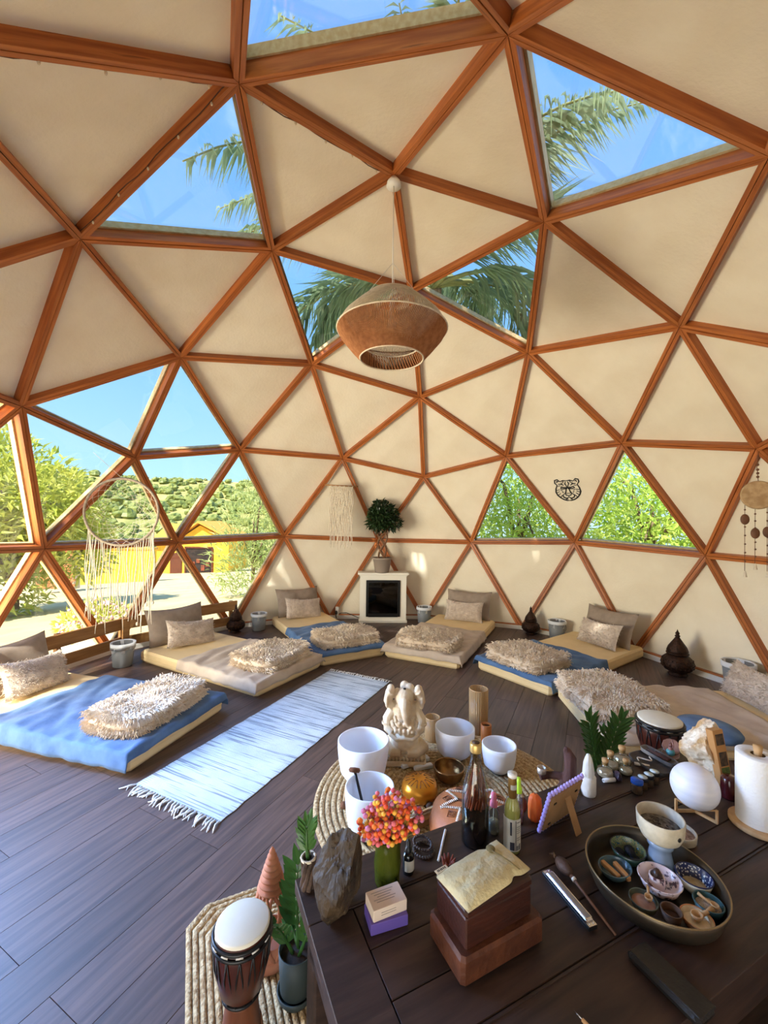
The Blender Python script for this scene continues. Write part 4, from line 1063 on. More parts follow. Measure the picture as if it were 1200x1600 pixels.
for s in (1, -1):
    for z in (.225, .232): g.tube([(.012 + .033 * math.cos(q), s * .106 + .033 * math.sin(q), z) for q in [2 * PI * i / 16 for i in range(16)]], .004, 5, closed=True)
g.ob('bracelets', m_stone, t)
g = G(); g.lathe([(0, 0), (.009, 0), (.009, .006), (0, .008)], 12, c=(.025, 0, .445)); g.ob('incense_hole', m_black, t)
# ribbed glasses and wooden cup
def ribbed(loc, r, h, nm, label, col):
    t = thing(nm, label, 'glass', loc)
    m_ = milky_mat('amber ribbed glass', (214, 184, 138), .38)
    rib = lambda a, z: 1 + .022 * math.cos(a * 28)
    g = G(); g.lathe([(0, .002), (r * .92, .002), (r * .96, .01), (r, h), (r - .004, h), (r * .94 - .004, .012), (0, .012)], 112, fn=rib); g.ob('ribbed_body', m_, t)
    g = G(); g.tube([((r - .002) * math.cos(2 * PI * i / 32), (r - .002) * math.sin(2 * PI * i / 32), h) for i in range(32)], .0028, 6, closed=True); g.ob('rim', mat('amber rim', (186, 152, 110), rough=.2), t)
ribbed((-.105, -.335, Z0), .052, .155, 'ribbed_tumbler', 'short amber ribbed tumbler behind the white bowl', (206, 178, 136))
ribbed((.075, -.655, .001), .067, .315, 'ribbed_glass_vase', 'tall amber ribbed glass vase behind the white bowls', (206, 182, 144))
t = thing('wooden_cup', 'small orange wooden cup beside the tall ribbed glass', 'cup', (-.055, -.70, Z0))
g = G(); g.lathe([(0, 0), (.033, 0), (.036, .01), (.036, .115), (.031, .118), (.03, .02), (0, .018)], 24); g.ob('body', mat('orange wood', (196, 122, 62), (172, 98, 46), scale=4, rough=.5, stretch=(6, 6, 1)), t)
g = G(); g.lathe([(0, .098), (.0295, .098), (.0295, .102), (0, .104)], 20); g.ob('dark_filling', m_black, t)
# selenite slabs
m_sel = mat('white selenite', (232, 234, 234), (216, 222, 226), scale=6, rough=.4, stretch=(1, 14, 14), sss=.2, bump=.1)
for k, (x, y, ln, a, lb) in enumerate([(-.41, -.245, .20, -53, 'longer white selenite slab lying before the statue'), (-.455, -.30, .12, -60, 'shorter white selenite slab lying beside the brass bowl')]):
    g = G(); g.box((0, 0, .012), (ln, .045 if k == 0 else .03, .024), bev=.005); o = g.ob('selenite_slab', m_sel, loc=(x, y, Z0 + .001), rot=(0, 0, R_(a))); setp(o, lb, 'crystal', 'selenite slabs by the statue')
# gold tongue drum
t = thing('tongue_drum', 'gold steel tongue drum in front of the statue', 'drum', (-.715, -.30, Z0))
m_gold = mat('gold lacquer', (208, 138, 42), (190, 120, 32), scale=5, rough=.28, metal=.65)
g = G(); g.lathe([(0, .002), (.07, .002), (.092, .02), (.099, .05), (.097, .07), (.085, .092), (.05, .105), (0, .109)], 40); g.ob('shell', m_gold, t)
zt = lambda r: .1095 - 2.3 * r * r
g = G()
for k in range(9):
    a = 2 * PI * k / 9
    pts = []
    for (r, da) in ((.078, -.22), (.05, -.17), (.034, -.1), (.032, .0), (.034, .1), (.05, .17), (.078, .22)): pts.append((r * math.cos(a + da), r * math.sin(a + da), zt(r) + .0005))
    g.tube(pts, .0014, 4)
g.ob('tongue_slits', m_black, t)
# brass singing bowl
t = thing('brass_singing_bowl', 'hammered brass singing bowl between gold drum and white bowls', 'singing bowl', (-.535, -.455, Z0))
g = G(); g.lathe([(0, 0), (.045, .001), (.07, .018), (.086, .045), (.091, .078), (.09, .083), (.084, .083), (.084, .078), (.079, .047), (.063, .024), (.04, .009), (0, .007)], 40); g.ob('bowl', mat('aged brass', (158, 118, 70), (112, 80, 46), scale=12, rough=.3, metal=.9, bump=.35, bscale=40), t)
# leather pouf
t = thing('leather_pouf', 'tan leather pouf with a stitched star behind the tall bottle', 'pouf', (-1.02, -.585, .0)); t.scale = (1.0, 1.0, 1.15)
m_lea = mat('tan leather', (188, 116, 68), (164, 94, 52), scale=7, rough=.55, bump=.2, bscale=70); m_leb = mat('dark brown leather', (96, 52, 36), (78, 42, 30), scale=9, rough=.55); m_st = mat('white thread', (238, 230, 214), rough=.8)
g = G(); g.lathe([(0, .014), (.16, .014), (.205, .05), (.215, .10), (.20, .15), (.15, .178), (.08, .188), (0, .19)], 48); g.ob('body', m_lea, t)
zp = lambda r: float(np.interp(r, [0, .08, .15, .20, .215], [.19, .188, .178, .15, .10])) + .0015
g = G(); pts = []
for k in range(16): pts.append((k * PI / 8 + .2, .165 if k % 2 == 0 else .085))
ring = [(r * math.cos(a), r * math.sin(a), zp(r) + .0015) for a, r in pts]
vs = [(0, 0, zp(0) + .0015)] + ring; g.add(vs, [(0, 1 + k, 1 + (k + 1) % 16) for k in range(16)], False)
for k in range(16): pass
g.ob('star_patch', m_leb, t)
g = G()
for k in range(16):
    a0, r0 = pts[k]; a1, r1 = pts[(k + 1) % 16]
    p0 = Vector((r0 * math.cos(a0), r0 * math.sin(a0))); p1 = Vector((r1 * math.cos(a1), r1 * math.sin(a1))); d = (p1 - p0).normalized(); q = Vector((-d.y, d.x)) * .0065
    for i in range(11):
        c = p0 + (p1 - p0) * ((i + .5) / 11); z = zp(c.length) + .003
        g.tube([(c.x - q.x, c.y - q.y, z), (c.x + q.x, c.y + q.y, z)], .0026, 4)
g.ob('stitches', m_st, t)['kind'] = 'stuff'
g = G()
for rr in (.18, .188): g.tube([(rr * math.cos(2 * PI * i / 48), rr * math.sin(2 * PI * i / 48), zp(.165) - .012 - (rr - .18) * .9) for i in range(48)], .002, 4, closed=True)
for k in range(8):
    a = k * PI / 4 + .2 + PI / 8
    for s_ in (.022, .012):
        c = Vector((.135 * math.cos(a), .135 * math.sin(a))); e1 = Vector((math.cos(a), math.sin(a))) * s_; e2 = Vector((-math.sin(a), math.cos(a))) * s_
        g.tube([(p.x, p.y, zp(p.length) + .001) for p in (c + e1, c + e2, c - e1, c - e2)], .0014, 4, closed=True)
g.ob('embossed_lines', m_leb, t)
# chime bar and its ball mallet
t = thing('chime_bar', 'wooden block with metal chime bar behind the table edge', 'chime', (-.90, -.335, Z0), R_(-48))
g = G(); g.box((0, 0, .02), (.22, .06, .04), bev=.006); g.ob('block', mat('light brown wood', (168, 122, 78), (146, 102, 62), scale=4, rough=.5, stretch=(1, 8, 8)), t)
g = G(); g.tube([(-.10, 0, .055), (.10, 0, .055)], .009, 12); g.ob('metal_bar', mat('bright steel', (220, 220, 220), rough=.25, metal=1), t)
g = G(); g.box((-.07, 0, .044), (.01, .02, .014)); g.box((.07, 0, .044), (.01, .02, .014)); g.ob('cord_post', m_black, t)
t = thing('ball_mallet', 'dark ball mallet lying by the chime bar', 'mallet', (-.80, -.36, Z0), R_(-40))
g = G(); g.ball((0, 0, .019), .018, 12, 8, (1.15, 1, 1)); g.ob('ball', mat('dark felt', (70, 56, 48), rough=.95), t)
g = G(); g.tube([(.015, 0, .018), (.12, 0, .01)], .004, 6); g.ob('stick', m_beech, t)
# djembe drums
m_skin = mat('goat skin', (232, 226, 206), (214, 206, 184), scale=5, rough=.7, ramp=(.4, .75)); m_maho = mat('dark red mahogany', (50, 18, 12), (76, 30, 18), scale=3, rough=.35, stretch=(9, 9, 1), coat=.3); m_carve = mat('carved brown wood', (96, 50, 28), (120, 68, 38), scale=5, rough=.5, stretch=(6, 6, 1))
def djembe(loc, r, h, label, rz=0):
    t = thing('djembe_drum', label, 'drum', loc, rz, 'djembe drums'); k = r
    zt_ = h
    g = G(); g.lathe([(r * .98, zt_ - .012), (r * .99, zt_ - .003), (r * .93, zt_), (0, zt_ + .001)], 40); g.ob('skin', m_skin, t)
    g = G(); g.lathe([(r * .55, h * .50), (r * .78, h * .56), (r * .94, h * .70), (r * 1.0, h * .85), (r * 1.0, zt_ - .01), (r * .8, zt_ - .01)], 40); g.ob('bowl', m_maho, t)
    g = G(); g.lathe([(r * .80, 0), (r * .92, .006), (r * .86, h * .1), (r * .66, h * .32), (r * .56, h * .46), (r * .60, h * .5), (r * .4, h * .5)], 36); g.ob('foot', m_carve, t)
    g = G()
    for z, rr in ((zt_ - .018, r * 1.04), (zt_ - .034, r * 1.05)):
      g = G(); g.tube([(rr * math.cos(2 * PI * i / 40), rr * math.sin(2 * PI * i / 40), z) for i in range(40)], .0055 * (r / .078), 6, closed=True); g.ob('rope_ring', m_black, t)
    g = G(); g.tube([(r * .66 * math.cos(2 * PI * i / 32), r * .66 * math.sin(2 * PI * i / 32), h * .515) for i in range(32)], .005, 6, closed=True); g.ob('waist_ring', m_black, t)
    g = G(); N = 14
    for i in range(N):
        a = 2 * PI * i / N; a2 = a + PI / N
        for b0, b1 in ((a, a2), (a2, a + 2 * PI / N)):
            up_ = (r * 1.05 * math.cos(b0), r * 1.05 * math.sin(b0), zt_ - .034) if b0 == a else (r * 1.05 * math.cos(b1), r * 1.05 * math.sin(b1), zt_ - .034)
            g.tube([up_, (r * .99 * math.cos((b0 + b1) / 2), r * .99 * math.sin((b0 + b1) / 2), h * .75), (r * .68 * math.cos(a2), r * .68 * math.sin(a2), h * .52)], .0021, 4)
    g.ob('tension_ropes', m_black, t)['kind'] = 'stuff'
    g = G()
    for q in range(4):
        a0 = q * PI / 2 + .3; pts = []
        for i in range(26):
            s = i / 25; rad = .03 * (1 - s) * (h / .38); th = s * 4.2 * PI; zz = h * .2 + rad * math.sin(th); rr = r * (.92 - .36 * (zz / (h * .46))) + .002
            aa = a0 + rad * math.cos(th) / rr; pts.append((rr * math.cos(aa), rr * math.sin(aa), zz))
        g.tube(pts, .0022, 4)
    g.ob('carved_spiral', mat('worn carving', (142, 92, 58), rough=.7), t)
    g = G()
    for i in range(12):
        a = 2 * PI * i / 12; g.tube([(r * 1.045 * math.cos(a + da), r * 1.045 * math.sin(a + da), zt_ - .0255) for da in (-.12, 0, .12)], .0035, 5)
    g.ob('cloth_band', mat('pale cloth band', (206, 200, 190), rough=.9), t)['kind'] = 'stuff'
djembe((-1.905, .096, .0125), .074, .385, 'small djembe drum on the jute mat in the lower left corner', .4)
djembe((-.47, -1.60, 0), .108, .45, 'djembe drum behind the table between bed and white rock', 0)
# clay cone lanterns and pots of zz plants, one pair at each end of the table
m_clay = mat('terracotta clay', (206, 138, 104), (184, 114, 84), scale=9, rough=.85, bump=.25)
def clay_cone(loc, h, label, rz=0):
    t = thing('clay_cone_lantern', label, 'lantern', loc, rz, 'terracotta cone lanterns'); s = h / .36; t.scale = (s, s, s)
    g = G(); prof = []
    for i in range(33):
        z = .22 + .14 * i / 32; r = .042 * (1 - i / 32) ** .85 + .004; prof.append((r * (1.12 if i % 4 in (1, 2) else .86), z))
    g.lathe(prof + [(0, .363)], 20); g.ob('ringed_spire', m_clay, t)
    g = G(); g.lathe([(0, 0), (.085, 0), (.088, .02), (.08, .03), (.0, .03)], 24); g.ob('base_plate', m_clay, t)
    g = G()
    for k in range(9):
        for sgn in (1, -1):
            pts = []
            for i in range(9):
                q = i / 8; a = 2 * PI * k / 9 + sgn * (.34 * math.sin(q * PI * 2)); r = .075 - .034 * q + .006 * math.sin(q * PI); pts.append((r * math.cos(a), r * math.sin(a), .025 + .205 * q))
            g.tube(pts, [.0065 - .002 * i / 8 for i in range(9)], 6)
    for k in range(18):
        a = 2 * PI * k / 18; g.ball((.064 * math.cos(a), .064 * math.sin(a), .135), .006, 6, 4)
    g.ob('pierced_lattice', m_clay, t)
    g = G(); g.lathe([(.078, .03), (.07, .06), (.066, .062)], 20); g.lathe([(.058, .13), (.062, .137), (.055, .145)], 20); g.ob('hoop_band', m_clay, t)
clay_cone((-1.612, .145, .0125), .355, 'terracotta cone lantern with ringed spire behind the lower left djembe', .3)
clay_cone((-.58, -1.33, 0), .37, 'terracotta cone lantern half hidden by leaves behind the corked jars', .9)
m_zz = leafmat('glossy zz leaf', (52, 88, 40), (78, 118, 56), rough=.28, tr=.12)
zl = bpy.data.meshes.new('leaflet'); zl.from_pydata([(0, 0, 0), (.02, .0105, .003), (.024, 0, -.001), (.02, -.0105, .003), (.042, .006, .001), (.042, -.006, .001), (.054, 0, -.003)], [], [(0, 2, 1), (0, 3, 2), (1, 2, 4), (2, 3, 5), (2, 6, 4), (2, 5, 6)]); zl.materials.append(m_zz)
def sprig(t, base, tip, seed, n=16, sc=1.0):
    r2 = random.Random(seed); b = Vector(base); e_ = Vector(tip); mid = (b + e_) / 2 + Vector((r2.uniform(-.02, .02), r2.uniform(-.02, .02), .02))
    curve = lambda q: b * (1 - q) ** 2 + mid * 2 * q * (1 - q) + e_ * q * q
    g = G(); g.tube([curve(i / 8) for i in range(9)], [.006 - .0005 * i for i in range(9)], 6); st = g.ob('stem', m_zz, t)
    roll = r2.uniform(0, PI)
    for i in range(n):
        q = .25 + .75 * (i // 2) / (n // 2 - 1); p = curve(min(q, 1)); d = (curve(min(q + .05, 1.0)) - curve(q - .05)).normalized()
        sd = Vector((.171, -.985, 0)); sd = (sd - d * sd.dot(d)).normalized(); sd = Matrix.Rotation((roll - PI / 2) * .35, 3, d) @ sd; sd = sd * (1 if i % 2 else -1)
        x = (d * .75 + sd * .65).normalized() if q < .99 else (d + sd * .25).normalized(); up = d.cross(sd).normalized()
        y = up.cross(x).normalized(); z = x.cross(y)
        M = Matrix((x, y, z)).transposed().to_4x4(); M.translation = p
        o = link('leaflet', zl, None, t); o.matrix_local = M @ Matrix.Scale(sc * r2.uniform(.85, 1.15), 4)
def zz_pot(loc, label, sprigs, rz=0):
    t = thing('zz_plant', label, 'plant', loc, rz, 'potted zz plants beside the table')
    g = G(); g.lathe([(0, .02), (.044, .02), (.05, .03), (.057, .15), (.053, .15), (.046, .035), (0, .035)], 28); g.ob('pot', mat('dark grey green pot', (46, 54, 50), rough=.6), t)
    g = G(); g.lathe([(0, 0), (.048, 0), (.056, .012), (.06, .03), (.056, .03), (.05, .016), (0, .012)], 28); g.ob('saucer', mat('dark grey green pot', (68, 76, 72)), t)
    g = G(); g.lathe([(.0535, .128), (0, .136)], 18); g.ob('soil', mat('potting soil', (40, 30, 24)), t)
    for k, (tip, n, sc) in enumerate(sprigs): sprig(t, (.012 * math.cos(k * 2), .012 * math.sin(k * 2), .13), tip, k + 5, n, sc)
    return t
zz_pot((-1.725, .005, .0125), 'zz plant in a dark pot squeezed between djembe and table corner', [((.05, .02, .36), 16, 1.45), ((-.05, .05, .25), 10, 1.2), ((.015, -.055, .27), 12, 1.2), ((.09, .07, .26), 10, 1.0), ((-.02, .09, .24), 8, .9)])
zz_pot((-.70, -1.24, 0), 'zz plant with two tall leafy stems behind the corked jars', [((-.02, .075, .50), 22, 1.7), ((.0, -.075, .51), 22, 1.7), ((.07, -.02, .40), 14, 1.2)])
# blue round cushion on the bed behind the table
g = G(); g.lathe([(0, 0), (.15, 0), (.178, .012), (.185, .03), (.17, .048), (.1, .056), (0, .058)], 36, smooth=True)
setp(g.ob('round_seat_cushion', m_blue, loc=(.09, -2.14, MT + .018)), 'flat round blue cushion on the bed behind the white rock', 'cushion')
# ------------------------------------------------------------------ low dark table and everything on it
TZ = .50
m_table = mat('dark stained teak', (44, 30, 24), (68, 48, 38), scale=2.4, rough=0.55, stretch=(1.2, 12, 12), detail=7, bump=.1, bscale=6, rnd=.08, dist=.8)
t = thing('altar_table', 'low dark wood table covered with crystals, bottles and bowls', 'table', tab(-1.04, 1.55, 0), TA)   # local x along the far edge to the right, local -y toward the viewer
LT, WT = 1.74, .665
def brd(nm, x0, x1, y0, y1, z0=.462, z1=TZ, bev=.002):
    g = G(); g.box(((x0 + x1) / 2, -(y0 + y1) / 2, (z0 + z1) / 2), (x1 - x0 - .0025, y1 - y0 - .0025, z1 - z0), bev=bev); return g.ob(nm, m_table, t)
brd('border_board', 0, LT, 0, .15); brd('border_board', 0, LT, .49, WT); brd('border_board', 0, .12, .15, .49); brd('border_board', LT - .12, LT, .15, .49)
brd('centre_board', .12, LT - .12, .15, .265, z1=TZ - .0015); brd('centre_board', .12, LT - .12, .265, .38, z1=TZ - .0015); brd('centre_board', .12, LT - .12, .38, .49, z1=TZ - .0015)
g = G(); g.box((LT / 2, -.142, TZ + .0008), (LT - .2, .004, .004)); g.box((LT / 2, -.498, TZ + .0008), (LT - .2, .004, .004)); g.ob('bead_moulding', m_table, t)
for y0, y1 in ((.03, .055), (WT - .055, WT - .03)): brd('apron', .05, LT - .05, y0, y1, .33, .461)
for x0, x1 in ((.03, .055), (LT - .055, LT - .03)): brd('apron', x0, x1, .055, WT - .055, .33, .461)
for x in (.03, LT - .11):
    for y in (.03, WT - .11): brd('leg', x, x + .08, y, y + .08, .013, .461, .006)
brd('lower_shelf', .05, LT - .05, .05, WT - .05, .12, .14)
# --- helpers for small things
def rock_mesh(r, sc, seed, sub=4, amp=.3, facet=.0, smooth=True):
    bm = bmesh.new(); bmesh.ops.create_icosphere(bm, subdivisions=sub, radius=1.0); rs = np.random.RandomState(seed); pl = [(Vector(rs.normal(size=3)).normalized(), rs.uniform(.5, .85)) for _ in range(14)]
    for v in bm.verts:
        p = v.co.normalized(); d = 1.0
        for n_, h in pl:
            c_ = p.dot(n_)
            if c_ > h * .99: d = min(d, h / c_) if facet else d
        k = d * (1 + amp * mnoise.noise(p * 1.6 + Vector((seed, 0, 0))) + amp * .35 * mnoise.noise(p * 5 + Vector((0, seed, 0))) + amp * .14 * mnoise.noise(p * 13 + Vector((seed, 0, 3))))
        v.co = Vector((p.x * sc[0], p.y * sc[1], p.z * sc[2])) * r * k
    z0 = min(v.co.z for v in bm.verts)
    for v in bm.verts: v.co.z -= z0; v.co.z = max(v.co.z, .0)
    me = bpy.data.meshes.new('rock'); bm.to_mesh(me); bm.free()
    for p in me.polygons: p.use_smooth = smooth
    return me
def single(nm, g, m, label, cat, loc, rz=0, group=None, rot=None):
    o = g.ob(nm, m, None, loc, rot if rot else (0, 0, rz)); return setp(o, label, cat, group)
# rocks
o = link('mineral_rock', rock_mesh(.115, (.70, .60, 1.15), 12, 5, .17, 1, False), mat('brown iron rock', (66, 50, 30), (38, 29, 20), scale=14, rough=.6, bump=.6, bscale=50, c3=(96, 72, 40)), loc=(-1.94, -.195, TZ), rot=(0, .0, .6)); setp(o, 'large rough brown mineral rock on the left end of the table', 'rock')
o = link('quartz_rock', rock_mesh(.138, (.82, .66, 1.0), 31, 5, .2, 1, False), mat('white and ochre quartz', (240, 226, 202), (200, 160, 108), scale=13, rough=.5, bump=.7, bscale=45, ramp=(.40, .60)), loc=(-1.085, -1.50, TZ), rot=(0, 0, .3)); setp(o, 'big cream and ochre quartz rock at the right of the table', 'rock')
# root holder with a leaf sprig beside the brown rock
t = thing('root_vase', 'small twisted root holding a green leaf sprig left of the brown rock', 'plant holder', (-1.885, -.085, TZ))
g = G(); r2 = random.Random(2)
for k in range(7):
    a = 2 * PI * k / 7; g.tube([(.016 * math.cos(a), .016 * math.sin(a), .004), (.012 * math.cos(a + .5), .014 * math.sin(a + .5), .03), (.015 * math.cos(a + 1), .013 * math.sin(a + 1), .06), (.02 * math.cos(a + 1.4), .018 * math.sin(a + 1.4), .085)], [.008, .007, .007, .006], 6)
g.ob('root', mat('grey brown root', (92, 72, 60), (60, 46, 38), scale=30, rough=.9, bump=.6), t)
g = G(); g.tube([(.02 * math.cos(2 * PI * i / 14), .019 * math.sin(2 * PI * i / 14), .083) for i in range(14)], .004, 5, closed=True); g.ob('bone_ring', mat('bone white', (222, 208, 182), rough=.6), t)
sprig(t, (0, 0, .07), (.012, .01, .155), 3, 14, .85)
# soap boxes
m_ink = mat('grey print', (150, 136, 124), rough=.8)
t = thing('purple_box', 'flat purple cardboard box under the cream box', 'box', (-1.935, -.313, TZ), R_(-62))
g = G(); g.box((0, 0, .0135), (.098, .062, .027), bev=.0015); g.ob('carton', mat('purple card', (104, 82, 160), rough=.6), t)
t = thing('cream_box', 'cream cardboard box with fine print on top of the purple box', 'box', (-1.93, -.312, TZ + .0275), R_(-57))
g = G(); g.box((0, 0, .014), (.092, .058, .028), bev=.0015); g.ob('carton', mat('cream card', (226, 204, 182), rough=.65), t)
g = G()
for k in range(5): g.box((-.005, .018 - k * .007, .0282), (.06 - .012 * (k % 3), .0012, .0004))
for k in range(2): g.box((-.005, -.0292, .018 - k * .006), (.04, .0004, .0012))
g.ob('fine_print', m_ink, t)
# flower vase
t = thing('flower_vase', 'ribbed green glass vase with orange and pink dried flowers', 'vase', (-1.835, -.30, TZ))
g = G(); lob = lambda a, z: 1 + .05 * math.cos(a * 7 + z * 30)
g.lathe([(0, .001), (.030, .001), (.033, .01), (.037, .06), (.034, .10), (.036, .135), (.033, .135), (.031, .10), (.034, .06), (.029, .014), (0, .012)], 42, fn=lob); g.ob('glass_body', milky_mat('green glass', (136, 144, 56), .62), t)
g = G(); g.lathe([(0, .0125), (.027, .0135), (.03, .03), (.031, .036), (0, .037)], 28); g.ob('water', mat('greenish water', (140, 150, 40), rough=.1, trans=.3), t)
rs = np.random.RandomState(6); P, D = cloud(460, [(0, 0, .20, .058, .9), (-.03, .035, .185, .05, .9), (.02, -.045, .18, .05, .9), (0, 0, .165, .06, .6)], rs, .45)
g = G()
for p in P[::2]: g.tube([(p[0] * .15, p[1] * .15, .03), (p[0] * .3, p[1] * .3, .12), tuple(p)], .0009, 3, cap=False)
o = g.ob('stems', mat('dried stem', (120, 124, 60), rough=.9), t); o['kind'] = 'stuff'
fc = [('orange_blossoms', (240, 126, 52)), ('pink_blossoms', (232, 118, 128)), ('yellow_blossoms', (244, 184, 74)), ('coral_blossoms', (232, 88, 52)), ('mauve_blossoms', (214, 130, 168))]
for c, (nm, col) in enumerate(fc):
    g = G()
    for p in P[c::5]:
        g.ball(tuple(p), .0058 + .0018 * rs.rand(), 8, 6, (1, 1, .85), fn=lambda q: 1 + .12 * math.sin(q.z * 9 + math.atan2(q.y, q.x) * 6))
    o = g.ob(nm, mat(nm.replace('_', ' '), col, rough=.85, sss=.1), t); o['kind'] = 'stuff'
# dropper bottle, bracelets, white stick
t = thing('dropper_bottle', 'small black dropper bottle with white label beside the flower vase', 'bottle', (-1.782, -.353, TZ))
g = G(); g.lathe([(0, 0), (.0155, 0), (.017, .004), (.017, .05), (.012, .058), (.008, .06), (0, .06)], 20); g.ob('bottle', m_blackglass, t)
g = G(); g.lathe([(.0098, .059), (.0098, .072), (.006, .074), (.0065, .088), (.003, .094), (0, .095)], 16); g.ob('dropper_cap', m_black, t)
g = G(); g.grid(12, 2, lambda u, v: (.0173 * math.cos(R_(150 + 150 * u)), .0173 * math.sin(R_(150 + 150 * u)), .012 + .03 * v)); g.ob('label', mat('off white label', (214, 206, 188), rough=.6), t)
m_bead = mat('dark brown bead', (44, 32, 30), (70, 52, 48), scale=30, rough=.3, coat=.4)
for k, (x, y, z, r, lb) in enumerate([(-1.70, -.392, TZ + .0055, .030, 'dark beaded bracelet lying flat, the lower of two'), (-1.688, -.388, TZ + .0165, .028, 'dark beaded bracelet resting on top of another')]):
    t = thing('bead_bracelet', lb, 'bracelet', (x, y, z), 0, 'dark beaded bracelets')
    N = 24
    for i in range(N):
        a = 2 * PI * i / N
        if i == 0: gb = G(); gb.ball((0, 0, 0), .0052 if k == 0 else .0047, 8, 6); bme = gb.mesh('bead'); bme.materials.append(m_bead)
        link('bead', bme, None, t, loc=(r * math.cos(a), r * math.sin(a), .004 * math.sin(a) * k))
g = G(); g.tube([(-.065, 0, .004), (.065, 0, .004)], .0038, 8); single('white_stick', g, mat('white paper', (236, 232, 226), rough=.7), 'thin white stick lying behind the wooden boxes', 'stick', (-1.666, -.447, TZ), R_(-8))
# tall herb bottle
t = thing('herb_bottle', 'tall clear bottle with dark liquid and herbs and a gold cap', 'bottle', (-1.628, -.55, TZ))
m_clear = glass_mat('clear bottle glass', (226, 230, 222), .10, .03)
g = G(); g.lathe([(0, .0), (.039, .0), (.043, .006), (.043, .14), (.040, .17), (.028, .215), (.018, .25), (.0155, .29), (.017, .292)], 36); g.ob('glass_body', m_clear, t)
g = G(); g.lathe([(0, .004), (.038, .004), (.0405, .01), (.0405, .115), (0, .118)], 28); g.ob('dark_liquid', mat('dark tincture', (22, 12, 8), rough=.1), t)
g = G(); r2 = random.Random(4)
for k in range(70):
    a = r2.uniform(0, 6.28); r = .034 * math.sqrt(r2.random()); h = r2.uniform(.14, .235); r1 = r * (.45 if h > .19 else .9)
    g.tube([(r * math.cos(a), r * math.sin(a), .10), (r * 1.02 * math.cos(a + .3), r * 1.02 * math.sin(a + .3), .14), (r1 * math.cos(a + .5), r1 * math.sin(a + .5), h)], [.004, .0036, .0026], 5)
g.ob('herb_sticks', mat('reddish bark', (168, 78, 46), (112, 56, 34), scale=30, rough=.6), t)['kind'] = 'stuff'
g = G(); g.lathe([(.0185, .285), (.019, .288), (.019, .308), (.017, .312), (0, .313)], 24); gcap = g.ob('gold_cap', mat('gold cap', (206, 176, 110), rough=.35, metal=.6), t)
g = G(); g.lathe([(0, .3132), (.013, .3132), (0, .3136)], 16); g.ob('cap_print', mat('dark brown print', (80, 54, 34), rough=.6), gcap)
# spray bottles
def spray(loc, r, h, capcol, label, liquid=None, capname='pink plastic'):
    t = thing('spray_bottle', label, 'bottle', loc, .5, 'small spray bottles')
    g = G(); g.lathe([(0, 0), (r * .95, 0), (r, .004), (r, h * .56), (r * .55, h * .66), (r * .5, h * .7)], 24); g.ob('bottle', m_clear, t)
    g = G(); g.lathe([(0, .003), (r * .9, .003), (r * .9, h * .3), (0, h * .3)], 20); g.ob('liquid', mat('clear liquid' if liquid is None else 'pink liquid', liquid or (190, 186, 180), rough=.1, trans=.6), t)
    g = G(); g.lathe([(r * .66, h * .67), (r * .66, h * .78), (r * .45, h * .8), (r * .45, h * .9), (r * .38, h), (0, h)], 16); g.box((r * .4, 0, h * .92), (r * .5, r * .3, h * .05)); g.ob('pump_cap', mat(capname, capcol, rough=.45), t)
    g = G(); g.tube([(0, 0, h * .68), (.002, 0, h * .3), (r * .4, 0, h * .05)], .0012, 5); g.ob('dip_tube', m_wire, t)
spray((-1.577, -.612, TZ), .0185, .128, (236, 128, 150), 'clear spray bottle with pink cap right of the tall bottle')
spray((-1.512, -.700, TZ), .017, .148, (190, 236, 60), 'clear spray bottle with lime green cap', (206, 150, 150), 'lime plastic')
# yellow liquid bottle
t = thing('cologne_bottle', 'slim bottle of yellow liquid with printed label and brown neck wrap', 'bottle', (-1.64, -.662, TZ), 0)
g = G(); g.lathe([(0, 0), (.024, 0), (.0255, .004), (.0255, .125), (.022, .145), (.0125, .165), (.0125, .225), (0, .225)], 28); g.ob('glass_body', m_clear, t)
g = G(); g.lathe([(0, .002), (.0235, .003), (.0235, .125), (.02, .144), (.0115, .162), (0, .163)], 24); g.ob('yellow_liquid', mat('yellow green liquid', (226, 220, 128), rough=.15), t)
g = G(); g.lathe([(.013, .163), (.0135, .165), (.0135, .222), (.013, .224)], 20); g.ob('brown_wrap', mat('brown foil', (140, 104, 48), (118, 84, 38), scale=30, rough=.4, metal=.3), t)
g = G(); g.lathe([(.0125, .224), (.0145, .226), (.0145, .236), (0, .237)], 18); g.ob('cap', m_white, t)
lab = lambda a0, a1, z0, z1, r=.0259: (lambda u, v: (r * math.cos(R_(a0 + (a1 - a0) * u)), r * math.sin(R_(a0 + (a1 - a0) * u)), z0 + (z1 - z0) * v))
g = G(); g.grid(18, 2, lab(75, 310, .012, .108)); plab = g.ob('paper_label', mat('pale paper label', (222, 220, 206), rough=.6), t)
g = G()
for a0, a1, z0, z1 in [(196, 201, .015, .105), (205, 245, .098, .1), (205, 245, .085, .0865), (205, 245, .079, .0803), (205, 245, .073, .0743), (205, 245, .067, .0683), (205, 245, .052, .0535), (205, 240, .046, .0473), (205, 212, .016, .03), (216, 222, .016, .03), (226, 238, .016, .034), (160, 190, .016, .04), (160, 172, .06, .1)]:
    g.grid(5, 2, lab(a0, a1, z0, z1, .0261))
g.ob('label_print', mat('dark label print', (64, 66, 76), rough=.6), plab)
g = G(); g.grid(8, 2, lab(150, 260, .19, .205, .0137)); g.ob('neck_emblem', mat('silver grey emblem', (176, 172, 160), rough=.5), t)
